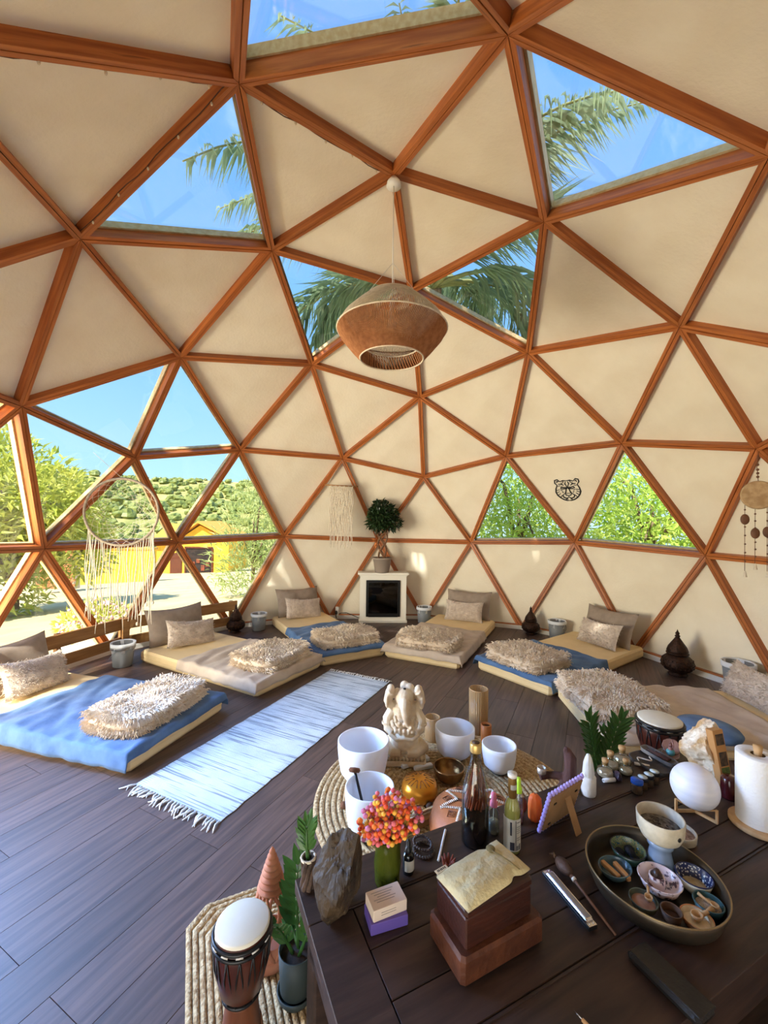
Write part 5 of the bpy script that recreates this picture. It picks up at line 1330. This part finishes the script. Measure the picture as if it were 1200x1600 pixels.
# orange lobed candle and the little dark pod beside it
t = thing('lobed_candle', 'orange ribbed candle between spray bottle and picture frame', 'candle', (-1.488, -.758, TZ))
g = G(); g.lathe([(0, 0), (.02, 0), (.0225, .006), (.0235, .05), (.021, .072), (.012, .082), (0, .084)], 48, fn=lambda a, z: 1 - .13 * abs(math.sin(a * 4))); g.ob('wax', mat('orange wax', (226, 106, 44), rough=.5, sss=.25), t)
g = G(); g.tube([(0, 0, .083), (.001, 0, .09)], .001, 5); g.ob('wick', m_black, t)
g = G(); g.ball((0, 0, .022), .02, 12, 9, (.8, .8, 1.15), fn=lambda q: 1 + .12 * math.sin(q.z * 8 + math.atan2(q.y, q.x) * 5)); single('dried_pod', g, mat('dark red pod', (86, 36, 30), (60, 26, 24), scale=20, rough=.7), 'dark red dried pod behind the orange candle', 'pod', (-1.455, -.722, TZ))
# picture frame from behind
t = thing('picture_frame', 'small picture frame seen from behind with lilac beaded edge', 'picture frame', (-1.492, -.828, TZ))
fa_ = R_(-46); M = Matrix.Rotation(fa_, 4, 'Z') @ Matrix.Rotation(R_(16), 4, 'X')      # local x along the frame, z up it, -y toward the viewer (back)
W, H = .185, .140
g = G(); g.box((0, 0, H / 2 + .006), (W - .012, .006, H - .012), M=M); g.ob('back_board', mat('brown card', (168, 128, 86), (152, 112, 72), scale=20, rough=.8), t)
lm = G(); lm.ball((0, 0, 0), .0085, 10, 7, (1, .8, 1)); bme = lm.mesh('lilac_bead'); m_lil = mat('lilac glaze', (184, 164, 236), rough=.35); bme.materials.append(m_lil)
pts = [(-W / 2 + W * i / 11, 0) for i in range(12)] + [(-W / 2 + W * i / 11, H) for i in range(12)] + [(-W / 2, H * i / 9) for i in range(1, 9)] + [(W / 2, H * i / 9) for i in range(1, 9)]
for x, z in pts: link('lilac_bead', bme, None, t, loc=M @ Vector((x, .006, z + .0085)))
g = G(); Ms = M @ Matrix.Translation((.015, -.004, .10)) @ Matrix.Rotation(R_(-38), 4, 'X')
g.box((0, 0, -.052), (.03, .003, .115), M=Ms); g.ob('easel_back', mat('brown card', (168, 128, 86)), t)
g = G()
for x, z in ((-.06, .03), (-.06, .11), (.06, .11)): g.box((x, -.004, z), (.012, .002, .006), M=M)
g.ob('clip', m_black, t)
# driftwood with a white ring, selenite tower
m_drift = mat('purple brown driftwood', (96, 64, 58), (62, 40, 36), scale=18, rough=.85, bump=.7, bscale=40, stretch=(1, 1, .4))
t = thing('driftwood', 'twisted dark driftwood with a pale ring behind the picture frame', 'driftwood', (-1.275, -.90, TZ))
g = G(); g.tube([(.0, -.02, .0), (-.012, -.02, .03), (.0, -.028, .065), (.012, -.03, .10), (.02, -.02, .125), (.012, -.012, .14)], [.03, .026, .022, .024, .016, .006], 9)
g.tube([(-.005, -.01, .03), (-.0, .02, .035), (.01, .05, .028), (.0, .085, .02)], [.02, .016, .014, .012], 8); g.tube([(-.03, .02, .006), (-.02, .0, .02), (0, -.02, .05)], [.012, .014, .012], 7); g.tube([(-.05, -.03, .0), (-.03, -.03, .02), (-.01, -.025, .05)], [.012, .013, .012], 7)
o = g.ob('twisted_wood', m_drift, t); md = o.modifiers.new('merge', 'REMESH'); md.mode = 'VOXEL'; md.voxel_size = .004; md.use_smooth_shade = True
g = G(); g.lathe([(.015, 0), (.017, .001), (.017, .022), (.015, .022), (.0148, 0)], 20); single('tealight_ring', g, mat('pale metal ring', (206, 200, 190), rough=.35, metal=.5), 'small pale metal ring cup on the driftwood', 'candle holder', (-1.268, -.823, TZ + .034))
t = thing('selenite_tower', 'upright translucent white selenite tower left of the corked jars', 'crystal', (-1.312, -.982, TZ))
g = G(); g.lathe([(0, 0), (.025, 0), (.027, .005), (.027, .066), (.024, .07), (0, .07)], 14); g.ob('cup', mat('frosted selenite', (226, 224, 218), (206, 204, 198), scale=20, rough=.45, sss=.3, bump=.2), t)
g = G(); g.lathe([(.021, .066), (.022, .08), (.017, .115), (.012, .135), (.006, .148), (0, .15)], 11, smooth=False, fn=lambda a, z: 1 + .12 * mnoise.noise(Vector((a * 2, z * 60, 2)))); g.ob('raw_point', mat('frosted selenite', (226, 224, 218)), t)
# corked jars
m_cork = mat('cork', (196, 158, 110), (170, 130, 84), scale=40, rough=.9)
def jar(loc, s, label):
    t = thing('corked_jar', label, 'jar', loc, 0, 'little corked glass jars in a cluster'); t.scale = (s, s, s)
    g = G(); g.lathe([(0, 0), (.022, 0), (.03, .008), (.032, .02), (.027, .034), (.014, .042), (.011, .048), (.012, .058)], 30, fn=lambda a, z: 1 + .03 * math.cos(a * 10) * (1 if z < .04 else 0)); g.ob('glass', m_clear, t)
    g = G(); g.lathe([(0, .003), (.02, .003), (.028, .01), (.029, .02), (.024, .024), (0, .025)], 20); g.ob('salt', mat('sandy salt', (206, 186, 164), (180, 158, 138), scale=60, rough=.9), t)
    g = G(); g.lathe([(.009, .046), (.0105, .058), (.0125, .06), (.0125, .07), (0, .071)], 14); g.ob('cork', m_cork, t)
jar((-1.186, -1.083, TZ), 1.02, 'corked round glass jar nearest the selenite tower')
jar((-1.128, -1.122, TZ), 1.05, 'corked round glass jar in the middle rear of the cluster')
jar((-1.086, -1.182, TZ), 1.12, 'tallest corked glass jar at the right of the cluster')
jar((-1.150, -1.172, TZ), .85, 'small corked glass jar in front of the others')
# rolled papers, little jars with lids, dark crystal
g = G(); g.lathe([(.004, 0), (.0075, 0), (.0075, .05), (.004, .05), (.004, 0)], 14, M=Matrix.Rotation(PI / 2, 4, 'Y')); single('paper_roll', g, mat('white paper', (236, 232, 226)), 'small rolled white paper lying before the jars', 'roll', (-1.228, -1.062, TZ + .0076), R_(-72))
g = G(); g.lathe([(.003, 0), (.006, 0), (.006, .055), (.003, .055), (.003, 0)], 14, M=Matrix.Rotation(PI / 2, 4, 'Y')); single('paper_roll', g, mat('white paper', (236, 232, 226)), 'thin white paper roll right of the tallest corked jar', 'roll', (-1.075, -1.235, TZ + .0065), R_(-100))
o = link('amethyst_piece', rock_mesh(.022, (1, .8, .9), 8, 3, .4, 1, False), mat('dark amethyst', (70, 56, 76), (46, 36, 50), scale=30, rough=.3), loc=(-1.205, -1.125, TZ)); setp(o, 'small dark amethyst piece between paper roll and blue-lidded jar', 'crystal')
LID = [((-1.268, -1.168), (34, 84, 176), 1.12, 'little jar with blue lid, first of the row'), ((-1.238, -1.200), (214, 226, 222), 1.0, 'little jar with pale lid beside the blue-lidded one'), ((-1.214, -1.232), (206, 220, 218), 1.0, 'little jar with pale lid, third in the row'), ((-1.190, -1.262), (214, 222, 220), 1.0, 'little jar with pale lid, last of the row')]
for k, ((x, y), col, s, lb) in enumerate(LID):
    t = thing('spice_jar', lb, 'jar', (x, y, TZ), 0, 'row of little lidded jars'); t.scale = (s, s, s)
    g = G(); g.lathe([(0, 0), (.0165, 0), (.018, .003), (.018, .03), (.0165, .034)], 20); g.ob('glass', m_clear, t)
    g = G(); g.lathe([(0, .002), (.0165, .002), (.0165, .024), (0, .025)], 16); g.ob('contents', mat('brown herbs', (96, 66, 48), (140, 100, 70), scale=50, rough=.9), t)
    g = G(); g.lathe([(.0165, .032), (.019, .033), (.019, .043), (.0175, .0445), (0, .045)], 20); lid = g.ob('lid', m_black if k else mat('blue lid', col, rough=.4), t)
    g = G(); g.lathe([(0, .0452), (.0165, .0452), (0, .0456)], 18); g.ob('lid_disc', mat('pale lid disc', (210, 222, 220), rough=.5) if k else mat('blue lid', col), lid)
# smudge trays, shell with figure
m_slate = mat('grey brown carved wood', (84, 74, 66), (58, 50, 46), scale=14, rough=.7, bump=.4)
def slab_tray(nm, label, loc, rz, L, W, zz, m_, rim=.008):
    t = thing(nm, label, 'tray', loc, rz)
    g = G()
    def fn(u, v):
        a = u * 2 * PI; k = [1.0, 1.03, .98, .9, 0.0][int(v * 4 + .5)]; z = [0, zz, zz, zz - .007, zz - .008][int(v * 4 + .5)]
        q = .45; x = math.copysign(abs(math.cos(a)) ** q, math.cos(a)); y = math.copysign(abs(math.sin(a)) ** q, math.sin(a))
        return (x * L / 2 * k, y * W / 2 * k, z)
    g.grid(40, 5, fn, wrap=True); g.ob('tray_body', m_, t); return t
t = slab_tray('wooden_tray', 'flat grey wooden tray behind the white sphere', (-1.055, -1.322, TZ), R_(-150), .16, .145, .016, m_slate)
t = slab_tray('incense_tray', 'narrow pale-edged tray with incense sticks on the wooden tray', (-1.03, -1.35, TZ + .0165), R_(-150), .15, .05, .016, mat('pale edged slate', (120, 112, 102), (70, 62, 58), scale=20, rough=.6))
for k in range(5):
    g = G(); g.tube([(-.05 + .01 * k, -.012 + .006 * k, .0), (.045, -.010 + .0045 * k, .002)], .0035, 6)
    single('incense_cone' if 0 else 'smudge_stick', g, mat('dark incense', (60, 38, 34), (84, 52, 44), scale=20, rough=.9), 'dark brown incense sticks heaped in the narrow tray', 'incense', (-1.03, -1.35, TZ + .0295 + .003 * (k % 2)), R_(-150), 'incense sticks in the narrow tray')
g = G(); g.tube([(-.035 + .07 * i / 12, .018 * math.sin(i * .55), .004) for i in range(13)], .0028, 6); single('twisted_cord', g, m_yarn, 'twisted cream cord lying on the wooden tray', 'cord', (-1.05, -1.285, TZ + .0125), R_(-60))
t = thing('shell_figurine', 'open shell with a tiny blue-robed seated figure', 'figurine', (-.985, -1.415, TZ), R_(150)); t.scale = (.8, .8, .8)
m_shell = mat('brown mother of pearl', (150, 110, 96), (96, 70, 62), scale=12, rough=.3, coat=.4)
g = G(); g.lathe([(0, .004), (.03, .002), (.045, .012), (.05, .022), (.044, .018), (.02, .008), (0, .009)], 24, fn=lambda a, z: 1 + .05 * math.cos(a * 9), sx=1.2, sy=.85); g.ob('lower_shell', m_shell, t)
g = G(); g.lathe([(0, .0), (.03, .004), (.045, .014), (.04, .012), (.0, .006)], 24, fn=lambda a, z: 1 + .05 * math.cos(a * 9), M=Matrix.Translation((-.062, .0, .028)) @ Matrix.Rotation(R_(38), 4, 'Y')); g.ob('upper_shell', m_shell, t)
g = G(); g.ball((0, 0, .03), .021, 14, 10, (1, 1, .95)); g.ob('robe', mat('turquoise robe', (92, 158, 158), (70, 130, 136), scale=12, rough=.5), t)
g = G(); g.lathe([(.013, .045), (.011, .056), (.007, .06)], 10); g.ball((0, 0, .068), .0095, 10, 8); g.ball((0, 0, .079), .005, 8, 6); g.tube([(.004, .01, .055), (.008, .014, .07), (.003, .008, .098)], .003, 6); g.ob('upper_body', mat('brown pink figure', (150, 104, 98), (100, 66, 60), scale=30, rough=.5), t)
# incense carton leaning on the quartz rock, red jar
t = thing('incense_carton', 'tall narrow wooden-coloured carton with pictures leaning on the quartz', 'box', (-1.185, -1.515, TZ + .0005), rot=(R_(-4), R_(9), R_(20)))
g = G(); g.box((0, 0, .11), (.03, .048, .22), bev=.001); g.ob('carton', mat('caramel card', (190, 140, 84), (176, 124, 70), scale=5, rough=.6), t)
g = G(); g.box((-.0153, -.002, .185), (.0006, .036, .04)); g.box((-.0153, -.002, .115), (.0006, .034, .05)); g.ob('picture', mat('dark picture', (44, 38, 34), (96, 74, 54), scale=60, rough=.6), t)
g = G(); g.box((-.0153, -.002, .07), (.0006, .036, .03)); g.ob('green_picture', mat('green picture', (104, 128, 62), (70, 92, 44), scale=80, rough=.6), t)
g = G(); g.box((.0, -.0243, .02), (.02, .0006, .025)); g.ob('sticker', m_white, t)
g = G(); g.lathe([(0, 0), (.026, 0), (.028, .005), (.027, .07), (.02, .08), (0, .082)], 20); single('dark_red_jar', g, mat('dark red glass', (66, 14, 18), rough=.2, coat=.5), 'dark red jar in shadow left of the paper towel roll', 'jar', (-1.232, -1.500, TZ))
# white sphere on its stand
t = thing('white_sphere', 'smooth white stone sphere resting on a pale wooden stand', 'sphere', (-1.345, -1.325, TZ + .018))
g = G(); g.ball((0, 0, .074), .0735, 36, 22); g.ob('stone', mat('white banded stone', (240, 240, 246), (228, 230, 240), scale=6, rough=.4, stretch=(1, 1, 8), sss=.15), t)
t = thing('sphere_stand', 'pale wooden triangle stand under the white sphere', 'stand', (-1.345, -1.325, TZ), R_(-20))
for k in range(3):
    a = 2 * PI * k / 3; g = G(); c_, s_ = math.cos(a), math.sin(a)
    g.box((.034, 0, .005), (.068, .007, .009), M=Matrix.Rotation(a, 4, 'Z')); g.box((.066, 0, .024), (.007, .007, .045), M=Matrix.Rotation(a, 4, 'Z'))
    g.tube([(.008 * c_, .008 * s_, .012), (.064 * c_, .064 * s_, .044)], .003, 5); g.ob('stand_leg', m_beech, t)
# paper towel roll on its holder
t = thing('towel_holder', 'round pale wooden paper towel holder with post', 'holder', (-1.378, -1.502, TZ))
g = G(); g.lathe([(0, 0), (.078, 0), (.08, .003), (.08, .013), (.077, .016), (0, .016)], 36); g.ob('base', m_beech, t)
g = G(); g.tube([(0, 0, .016), (0, 0, .245), (0, 0, .27)], [.011, .011, .014], 12); g.ob('post', m_beech, t)
t = thing('paper_towel_roll', 'white paper towel roll on the wooden holder', 'paper roll', (-1.378, -1.502, TZ + .017), .6)
m_pap = mat('white towel paper', (236, 234, 228), rough=.9, bump=.3, bscale=120)
g = G(); g.lathe([(.021, 0), (.060, 0), (.0605, .002), (.0605, .223), (.060, .225), (.021, .225), (.02, .223), (.02, .002), (.021, 0)], 44); g.ob('roll', m_pap, t)
g = G(); g.grid(14, 2, lambda u, v: ((.062 + .018 * max(0, u - .4) ** 1.3) * math.cos(-u * 1.3 - 1.2), (.062 + .03 * max(0, u - .4) ** 1.3) * math.sin(-u * 1.3 - 1.2), .001 + .223 * v)); solid(g.ob('loose_sheet', m_pap, t), .0008)
g = G(); g.lathe([(.0195, .002), (.0195, .224)], 24); g.ob('core', mat('grey card tube', (130, 108, 86), rough=.9), t)
# chalice in the tray
m_stonew = mat('speckled cream ceramic', (206, 196, 172), (190, 180, 156), scale=60, rough=.55)
BR = (-1.722, -1.028)
t = thing('metal_tray', 'round dark bronze tray with high rim full of small bowls', 'tray', (BR[0], BR[1], TZ))
g = G(); g.lathe([(0, .001), (.14, .001), (.159, .010), (.171, .04), (.175, .06), (.1735, .061), (.171, .06), (.167, .042), (.154, .014), (.138, .007), (0, .006)], 56, M=Matrix.Diagonal((.96, .96, 1, 1))); g.ob('dish', mat('dull bronze', (104, 92, 76), (82, 70, 56), scale=6, rough=.38, metal=.75), t)
g = G(); g.tube([(.1675 * math.cos(2 * PI * i / 56), .1675 * math.sin(2 * PI * i / 56), .0605) for i in range(56)], .0022, 6, closed=True); g.ob('rim', mat('brass rim', (150, 130, 96), rough=.35, metal=.8), t)
ZT = TZ + .0065
t = thing('incense_burner', 'cream ceramic burner bowl of ash on a tall blue pedestal', 'burner', (-1.642, -1.082, ZT))
m_pblue = mat('pale blue glaze', (138, 156, 178), (118, 138, 164), scale=8, rough=.25, coat=.3)
g = G(); g.lathe([(0, 0), (.039, 0), (.041, .006), (.033, .03), (.028, .055), (.027, .07), (.034, .074), (.034, .084), (.028, .088), (0, .088)], 32); g.ob('pedestal', m_pblue, t)
g = G(); g.lathe([(0, .088), (.036, .088), (.05, .098), (.060, .12), (.062, .155), (.0605, .157), (.057, .155), (.055, .122), (.044, .108), (0, .104)], 40); g.ob('bowl', m_stonew, t)
g = G(); g.lathe([(.0555, .124), (.03, .129), (0, .131)], 24, fn=lambda a, z: 1); g.ob('ash', mat('grey ash', (150, 140, 126), (80, 72, 64), scale=90, rough=1, bump=.8), t)
g = G(); g.lathe([(0, -.0015), (.006, -.001), (.006, .001), (0, .0015)], 12, M=Matrix.Translation((-.0555, -.0245, .128)) @ Matrix.Rotation(PI + .41, 4, 'Z') @ Matrix.Rotation(PI / 2, 4, 'Y')); g.ob('side_hole', m_black, t)
g = G(); r2 = random.Random(12)
for k in range(22):
    a = r2.uniform(0, 6.28); r = r2.uniform(.0, .03); p = Vector((r * math.cos(a), r * math.sin(a), .131)); d = Vector((r2.uniform(-1, 1), r2.uniform(-1, 1), .25)) * .009; g.tube([p - d * .6, p + d], .0016, 5)
g.ob('burnt_chips', mat('charred chips', (54, 46, 42), (150, 140, 130), scale=90, rough=.9), t)['kind'] = 'stuff'
t = thing('cream_dish', 'small cream ceramic dish of dried herbs behind the tray', 'dish', (-1.492, -1.205, TZ))
g = G(); g.lathe([(0, 0), (.04, 0), (.046, .005), (.048, .028), (.0455, .03), (.043, .028), (.041, .008), (0, .006)], 32); g.ob('dish', m_stonew, t)
g = G(); g.lathe([(.042, .019), (.02, .023), (0, .024)], 20); g.ob('herbs', mat('dried pink herbs', (176, 146, 124), (128, 100, 82), scale=90, rough=1, bump=.8), t)
# small bowls inside the tray
def bowl(nm, label, loc, r, h, mo, mi, fill=None, fm=None, n=32, sx=1.0, sy=1.0, rz=0, rim=None):
    t = thing(nm, label, 'bowl', (loc[0], loc[1], ZT + .0005), rz, 'small bowls in the metal tray')
    g = G(); g.lathe([(0, 0), (r * .5, 0), (r * .8, h * .35), (r, h), (r - .0025, h)], n, sx=sx, sy=sy); g.ob('outside', mo, t)
    g = G(); g.lathe([(r - .0025, h), (r * .78, h * .42), (r * .48, .005), (0, .004)], n, sx=sx, sy=sy); g.ob('inside', mi, t)
    g = G(); g.tube([((r - .001) * sx * math.cos(2 * PI * i / n), (r - .001) * sy * math.sin(2 * PI * i / n), h) for i in range(n)], .0018, 5, closed=True); g.ob('rim', rim or mo, t)
    if fill:
        g = G(); g.lathe([(r * (.5 + .42 * fill), h * fill), (r * .4, h * fill + .003), (0, h * fill + .005)], n, sx=sx, sy=sy); g.ob('filling', fm, t)
    return t
m_grn = mat('dark green glaze', (40, 66, 52), (64, 96, 74), scale=20, rough=.3, coat=.4); m_abal = mat('green glitter mosaic', (50, 110, 80), (150, 140, 90), scale=220, rough=.25, tex='voronoi', ramp=(.2, .6), c3=(40, 90, 96))
t = bowl('mosaic_bowl', 'green glittering bowl holding black charcoal discs', (-1.628, -1.0), .048, .040, m_grn, m_abal, rim=m_black)
m_char = mat('charcoal', (26, 26, 32), (40, 40, 48), scale=80, rough=.95, bump=.6)
for k, (x, y, z) in enumerate(((.018, -.01, .02), (-.02, -.012, .021), (.0, .022, .022), (-.005, -.005, .031))):
    g = G(); g.lathe([(0, -.006), (.013, -.006), (.0145, 0), (.013, .006), (0, .004)], 16, M=Matrix.Rotation(.3 * (k - 1), 4, 'X')); single('charcoal_disc', g, m_char, 'round black charcoal disc in the green mosaic bowl', 'charcoal', (-1.628 + x, -1.0 + y, ZT + z), 0, 'charcoal discs in the green bowl')
m_tq = mat('blue green glaze', (86, 116, 124), (62, 90, 100), scale=12, rough=.25, coat=.3)
t = bowl('blue_dish', 'blue-green leaf-shaped dish holding two wood sticks', (-1.695, -.940), .048, .028, m_tq, m_tq, sx=.8, sy=1.0, rz=.5)
m_palo = mat('palo santo wood', (206, 156, 98), (176, 122, 70), scale=8, rough=.7, stretch=(1, 6, 6))
for k, (x, y, a, lb) in enumerate(((-.006, .014, -150, 'pale wood stick in the blue-green dish, left one'), (-.006, -.016, -160, 'browner wood stick in the blue-green dish, right one'))):
    g = G(); g.box((0, 0, .006), (.058, .013, .012), bev=.002); single('wood_stick', g, m_palo, lb, 'incense', (-1.695 + x, -.940 + y, ZT + .017), R_(a), 'wood sticks in the blue-green dish')
m_spk = mat('pink speckled glaze', (232, 214, 214), (62, 44, 66), scale=58, rough=.3, ramp=(.54, .6), c3=(150, 96, 92), coat=.3)
t = bowl('speckled_bowl', 'pink and purple speckled bowl with a small burner in its middle', (-1.722, -1.045), .053, .036, m_spk, m_spk, n=40)
g = G(); g.lathe([(.0195, .006), (.021, .02), (.019, .036), (.016, .037), (.015, .026), (0, .024)], 24, c=(.008, .004, 0)); g.ob('centre_cup', m_spk, t)
g = G(); g.lathe([(0, .026), (.0145, .03), (.011, .044), (.005, .052), (0, .053)], 14, c=(.008, .004, 0), fn=lambda a, z: 1 + .2 * math.sin(a * 5 + z * 300)); single('resin_lump', g, mat('burnt resin', (34, 26, 24), (92, 64, 50), scale=60, rough=.35), 'dark burnt resin lump in the speckled burner', 'resin', (-1.722, -1.045, ZT + .001))
t = bowl('patterned_bowl', 'navy and white patterned ceramic bowl at the right of the tray', (-1.700, -1.142), .044, .040, mat('cream ceramic', (216, 206, 180), rough=.4), mat('navy zigzag glaze', (224, 222, 214), (40, 48, 88), scale=150, rough=.3, tex='voronoi', ramp=(.32, .4)), .35, mat('sand', (200, 184, 150), (170, 152, 118), scale=60, rough=1), n=40, rim=mat('navy rim', (30, 36, 78), rough=.3))
m_dkg = mat('mossy glaze', (96, 104, 88), (70, 78, 66), scale=20, rough=.4)
t = bowl('powder_bowl', 'small grey bowl of brown powder with a wooden scoop', (-1.790, -.976), .034, .026, m_dkg, m_dkg, .7, mat('brown powder', (168, 126, 100), (146, 106, 82), scale=60, rough=1))
def scoop(loc, rz, label, s=1.0):
    t = thing('wooden_scoop', label, 'scoop', loc, rz, 'little wooden scoops'); t.scale = (s, s, s)
    g = G(); g.tube([(-.002, 0, .005), (.02, 0, .006), (.032, 0, .007)], [.004, .0035, .005], 8); g.ob('handle', m_beech, t)
    g = G(); g.lathe([(0, .0), (.006, .001), (.009, .006), (.0095, .011), (.0075, .011), (.005, .004), (0, .003)], 16, c=(-.011, 0, 0), sx=1.2); g.ob('scoop_bowl', m_beech, t)
scoop((-1.780, -.992, ZT + .026), R_(-20), 'tiny wooden scoop standing in the brown powder', 1.0)
m_cup = mat('brown clay cup', (104, 74, 50), (84, 58, 40), scale=14, rough=.6)
t = bowl('brown_cup', 'small brown clay cup at the near side of the tray', (-1.822, -1.028), .024, .036, m_cup, m_cup, .6, mat('dark brown powder', (72, 50, 36), rough=1), n=28)
t = bowl('orange_dish', 'orange-rimmed scalloped dish filled with white powder', (-1.822, -1.086), .036, .028, mat('orange glaze', (206, 140, 84), (184, 116, 62), scale=20, rough=.4), mat('cream flakes', (236, 218, 184), (214, 190, 150), scale=50, rough=.9), .62, mat('cream flakes', (236, 218, 184)))
scoop((-1.816, -1.098, ZT + .024), R_(-60), 'wooden scoop lying across the white powder dish', 1.35)
t = bowl('teal_bowl', 'dark teal crinkled bowl of pale granules at the right rim', (-1.777, -1.136), .034, .034, mat('dark teal glaze', (44, 76, 78), (64, 100, 98), scale=30, rough=.35), mat('dark teal glaze', (44, 76, 78)), .72, mat('pale granules', (196, 176, 150), (160, 140, 116), scale=90, rough=1, bump=.6))
scoop((-1.779, -1.139, ZT + .030), R_(35), 'short wooden scoop in the dark teal bowl', .9)
# carved wooden boxes with pouch
m_chest = mat('worn brown leatherwood', (100, 54, 30), (74, 38, 22), scale=16, rough=.55, bump=.35, bscale=60); m_chest2 = mat('dark red brown wood', (66, 32, 22), (48, 24, 18), scale=9, rough=.45, stretch=(1, 5, 5), bump=.2)
t = thing('wooden_chest', 'low brown square wooden box at the bottom of the stack', 'box', (-1.937, -.562, TZ), R_(-54))
g = G(); g.box((0, 0, .0315), (.245, .138, .063), bev=.008); g.ob('box_body', m_chest, t)
t = thing('keepsake_box', 'dark reddish wooden box stacked on the brown box under a cloth pouch', 'box', (-1.935, -.556, TZ + .0635), R_(-53))
g = G(); g.box((0, 0, .034), (.20, .116, .068), bev=.003); g.ob('box_body', m_chest2, t)
g = G(); g.box((0, 0, .080), (.206, .122, .022), bev=.006); g.ob('lid', m_chest2, t)
t = thing('cloth_pouch', 'cream cotton drawstring pouch lying on the stacked boxes', 'pouch', (-1.935, -.556, TZ + .155), R_(-47))
def pf(sgn):
    def fn(u, v):
        a, b = u * 2 - 1, v * 2 - 1; e_ = max(0, 1 - abs(a) ** 3) ** .6 * max(0, 1 - abs(b) ** 3) ** .6
        nk = 1 - .16 * math.exp(-((a - .5) / .12) ** 2)
        z = .001 + (.020 * e_ * (1 + .25 * mnoise.noise(Vector((a * 3, b * 3, 1)))) + .0018 * mnoise.noise(Vector((a * 9 + b * 4, b * 7, 4))) * e_ if sgn > 0 else 0) - .006 * max(0, abs(b) - .8) * (sgn > 0) * 0
        return (a * .108, b * .056 * nk, z)
    return fn
g = G(); g.grid(40, 26, pf(1)); g.grid(40, 26, pf(-1)); g.ob('cotton_bag', mat('unbleached cotton', (216, 202, 156), (202, 186, 140), scale=20, rough=.95, bump=.3, bscale=120), t)
g = G(); g.tube([(.05, .03, .020), (.045, .01, .026), (.052, -.01, .026), (.06, -.03, .022), (.072, -.05, .012)], .0016, 5); g.tube([(.05, .022, .024), (.058, .032, .022), (.05, .036, .02), (.046, .026, .024)], .0014, 5); g.ball((.05, .024, .022), .012, 10, 8, (1, 1, .6)); g.ob('drawstring', mat('olive string', (122, 108, 70), rough=.9), t)
g = G(); g.box((-.085, .060, .004), (.036, .012, .001)); wtag = g.ob('woven_tag', mat('cream tag', (226, 212, 176), rough=.9), t)
g = G()
for i, x in enumerate((-.096, -.092, -.087, -.083, -.0785, -.074)): g.box((x, .0605, .0047), (.0026, .0055, .0003))
g.ob('tag_print', m_black, wtag)
t = thing('dried_flower', 'reddish dried flower head behind the wooden boxes', 'flower', (-1.748, -.468, TZ), 0)
for k in range(9):
    a = 2 * PI * k / 9; g = G(); g.tube([(0, 0, .004), (.012 * math.cos(a), .012 * math.sin(a), .014), (.02 * math.cos(a), .02 * math.sin(a), .03)], [.003, .006, .002], 6); g.ob('petal', mat('red brown petal', (142, 76, 58), (110, 54, 42), scale=30, rough=.8), t)
# harmonica, rattle, case, awl
t = thing('harmonica', 'silver harmonica with dark comb lying on the table', 'harmonica', (-1.797, -.787, TZ), R_(-152))
m_chr = mat('brushed chrome', (206, 206, 208), rough=.22, metal=1)
g = G(); g.box((0, 0, .010), (.172, .028, .010), bev=.001); g.ob('comb', m_black, t)
g = G(); g.box((0, .001, .0185), (.150, .024, .008), bev=.003); g.ob('cover_plate', m_chr, t)
g = G(); g.box((0, .001, .0228), (.138, .015, .0012), bev=.0004); g.ob('cover_inset', mat('matt steel', (150, 150, 154), rough=.45, metal=.9), t)
g = G(); g.box((0, .001, .0025), (.150, .024, .005), bev=.001); g.ob('lower_plate', m_chr, t)
for s in (-1, 1):
    g = G(); g.box((s * .080, 0, .0155), (.012, .024, .002)); g.ball((s * .080, .006, .017), .0022, 8, 6); g.ball((s * .080, -.006, .017), .0022, 8, 6); g.ob('end_plate', m_chr, t)
t = thing('seed_rattle', 'dark seed pod rattle with feathers and a long thin handle', 'rattle', (-1.70, -.80, TZ), R_(-152))
g = G(); g.ball((.0, 0, .019), .018, 16, 12, (1.7, 1, 1), fn=lambda q: 1 + .1 * mnoise.noise(q * 4)); g.ob('pod', mat('dark gourd', (84, 60, 48), (58, 40, 32), scale=24, rough=.6, bump=.4), t)
g = G(); g.tube([(-.035, 0, .018), (-.05, .006, .016), (-.056, -.004, .012)], [.005, .004, .002], 6); g.tube([(-.05, 0, .014), (-.062, .01, .008)], [.003, .001], 5); g.ob('feathers', mat('brown feather', (110, 86, 70), (70, 52, 42), scale=30, rough=.9), t)
g = G(); g.tube([(.026, 0, .016), (.06, .0, .009), (.19, -.012, .004)], [.006, .004, .003], 8); g.ob('handle', m_wood, t)
g = G(); g.tube([(.036, 0, .0145), (.043, 0, .012)], .0065, 8); g.ob('binding', m_yarn, t)
t = thing('glasses_case', 'long black leather glasses case at the lower right', 'case', (-1.972, -.952, TZ), R_(-145))
g = G(); g.box((0, 0, .012), (.155, .062, .022), bev=.008); g.ob('case_body', mat('black leather', (17, 15, 14), (24, 21, 19), scale=30, rough=.42, bump=.2), t)
g = G(); g.box((.004, .0, .0245), (.148, .056, .005), bev=.002); g.ob('flap', mat('black leather', (17, 15, 14)), t)
t = thing('wooden_awl', 'small awl with wooden handle at the bottom edge of the table', 'awl', (-2.085, -.752, TZ), R_(-140))
g = G(); g.tube([(-.012, 0, .006), (.02, 0, .006), (.06, 0, .006)], [.0035, .0055, .005], 8); g.ob('handle', mat('orange beech', (204, 150, 92), rough=.5), t)
g = G(); g.tube([(-.032, 0, .005), (-.012, 0, .006)], [.0006, .0016], 6); g.ob('needle', m_chr, t)
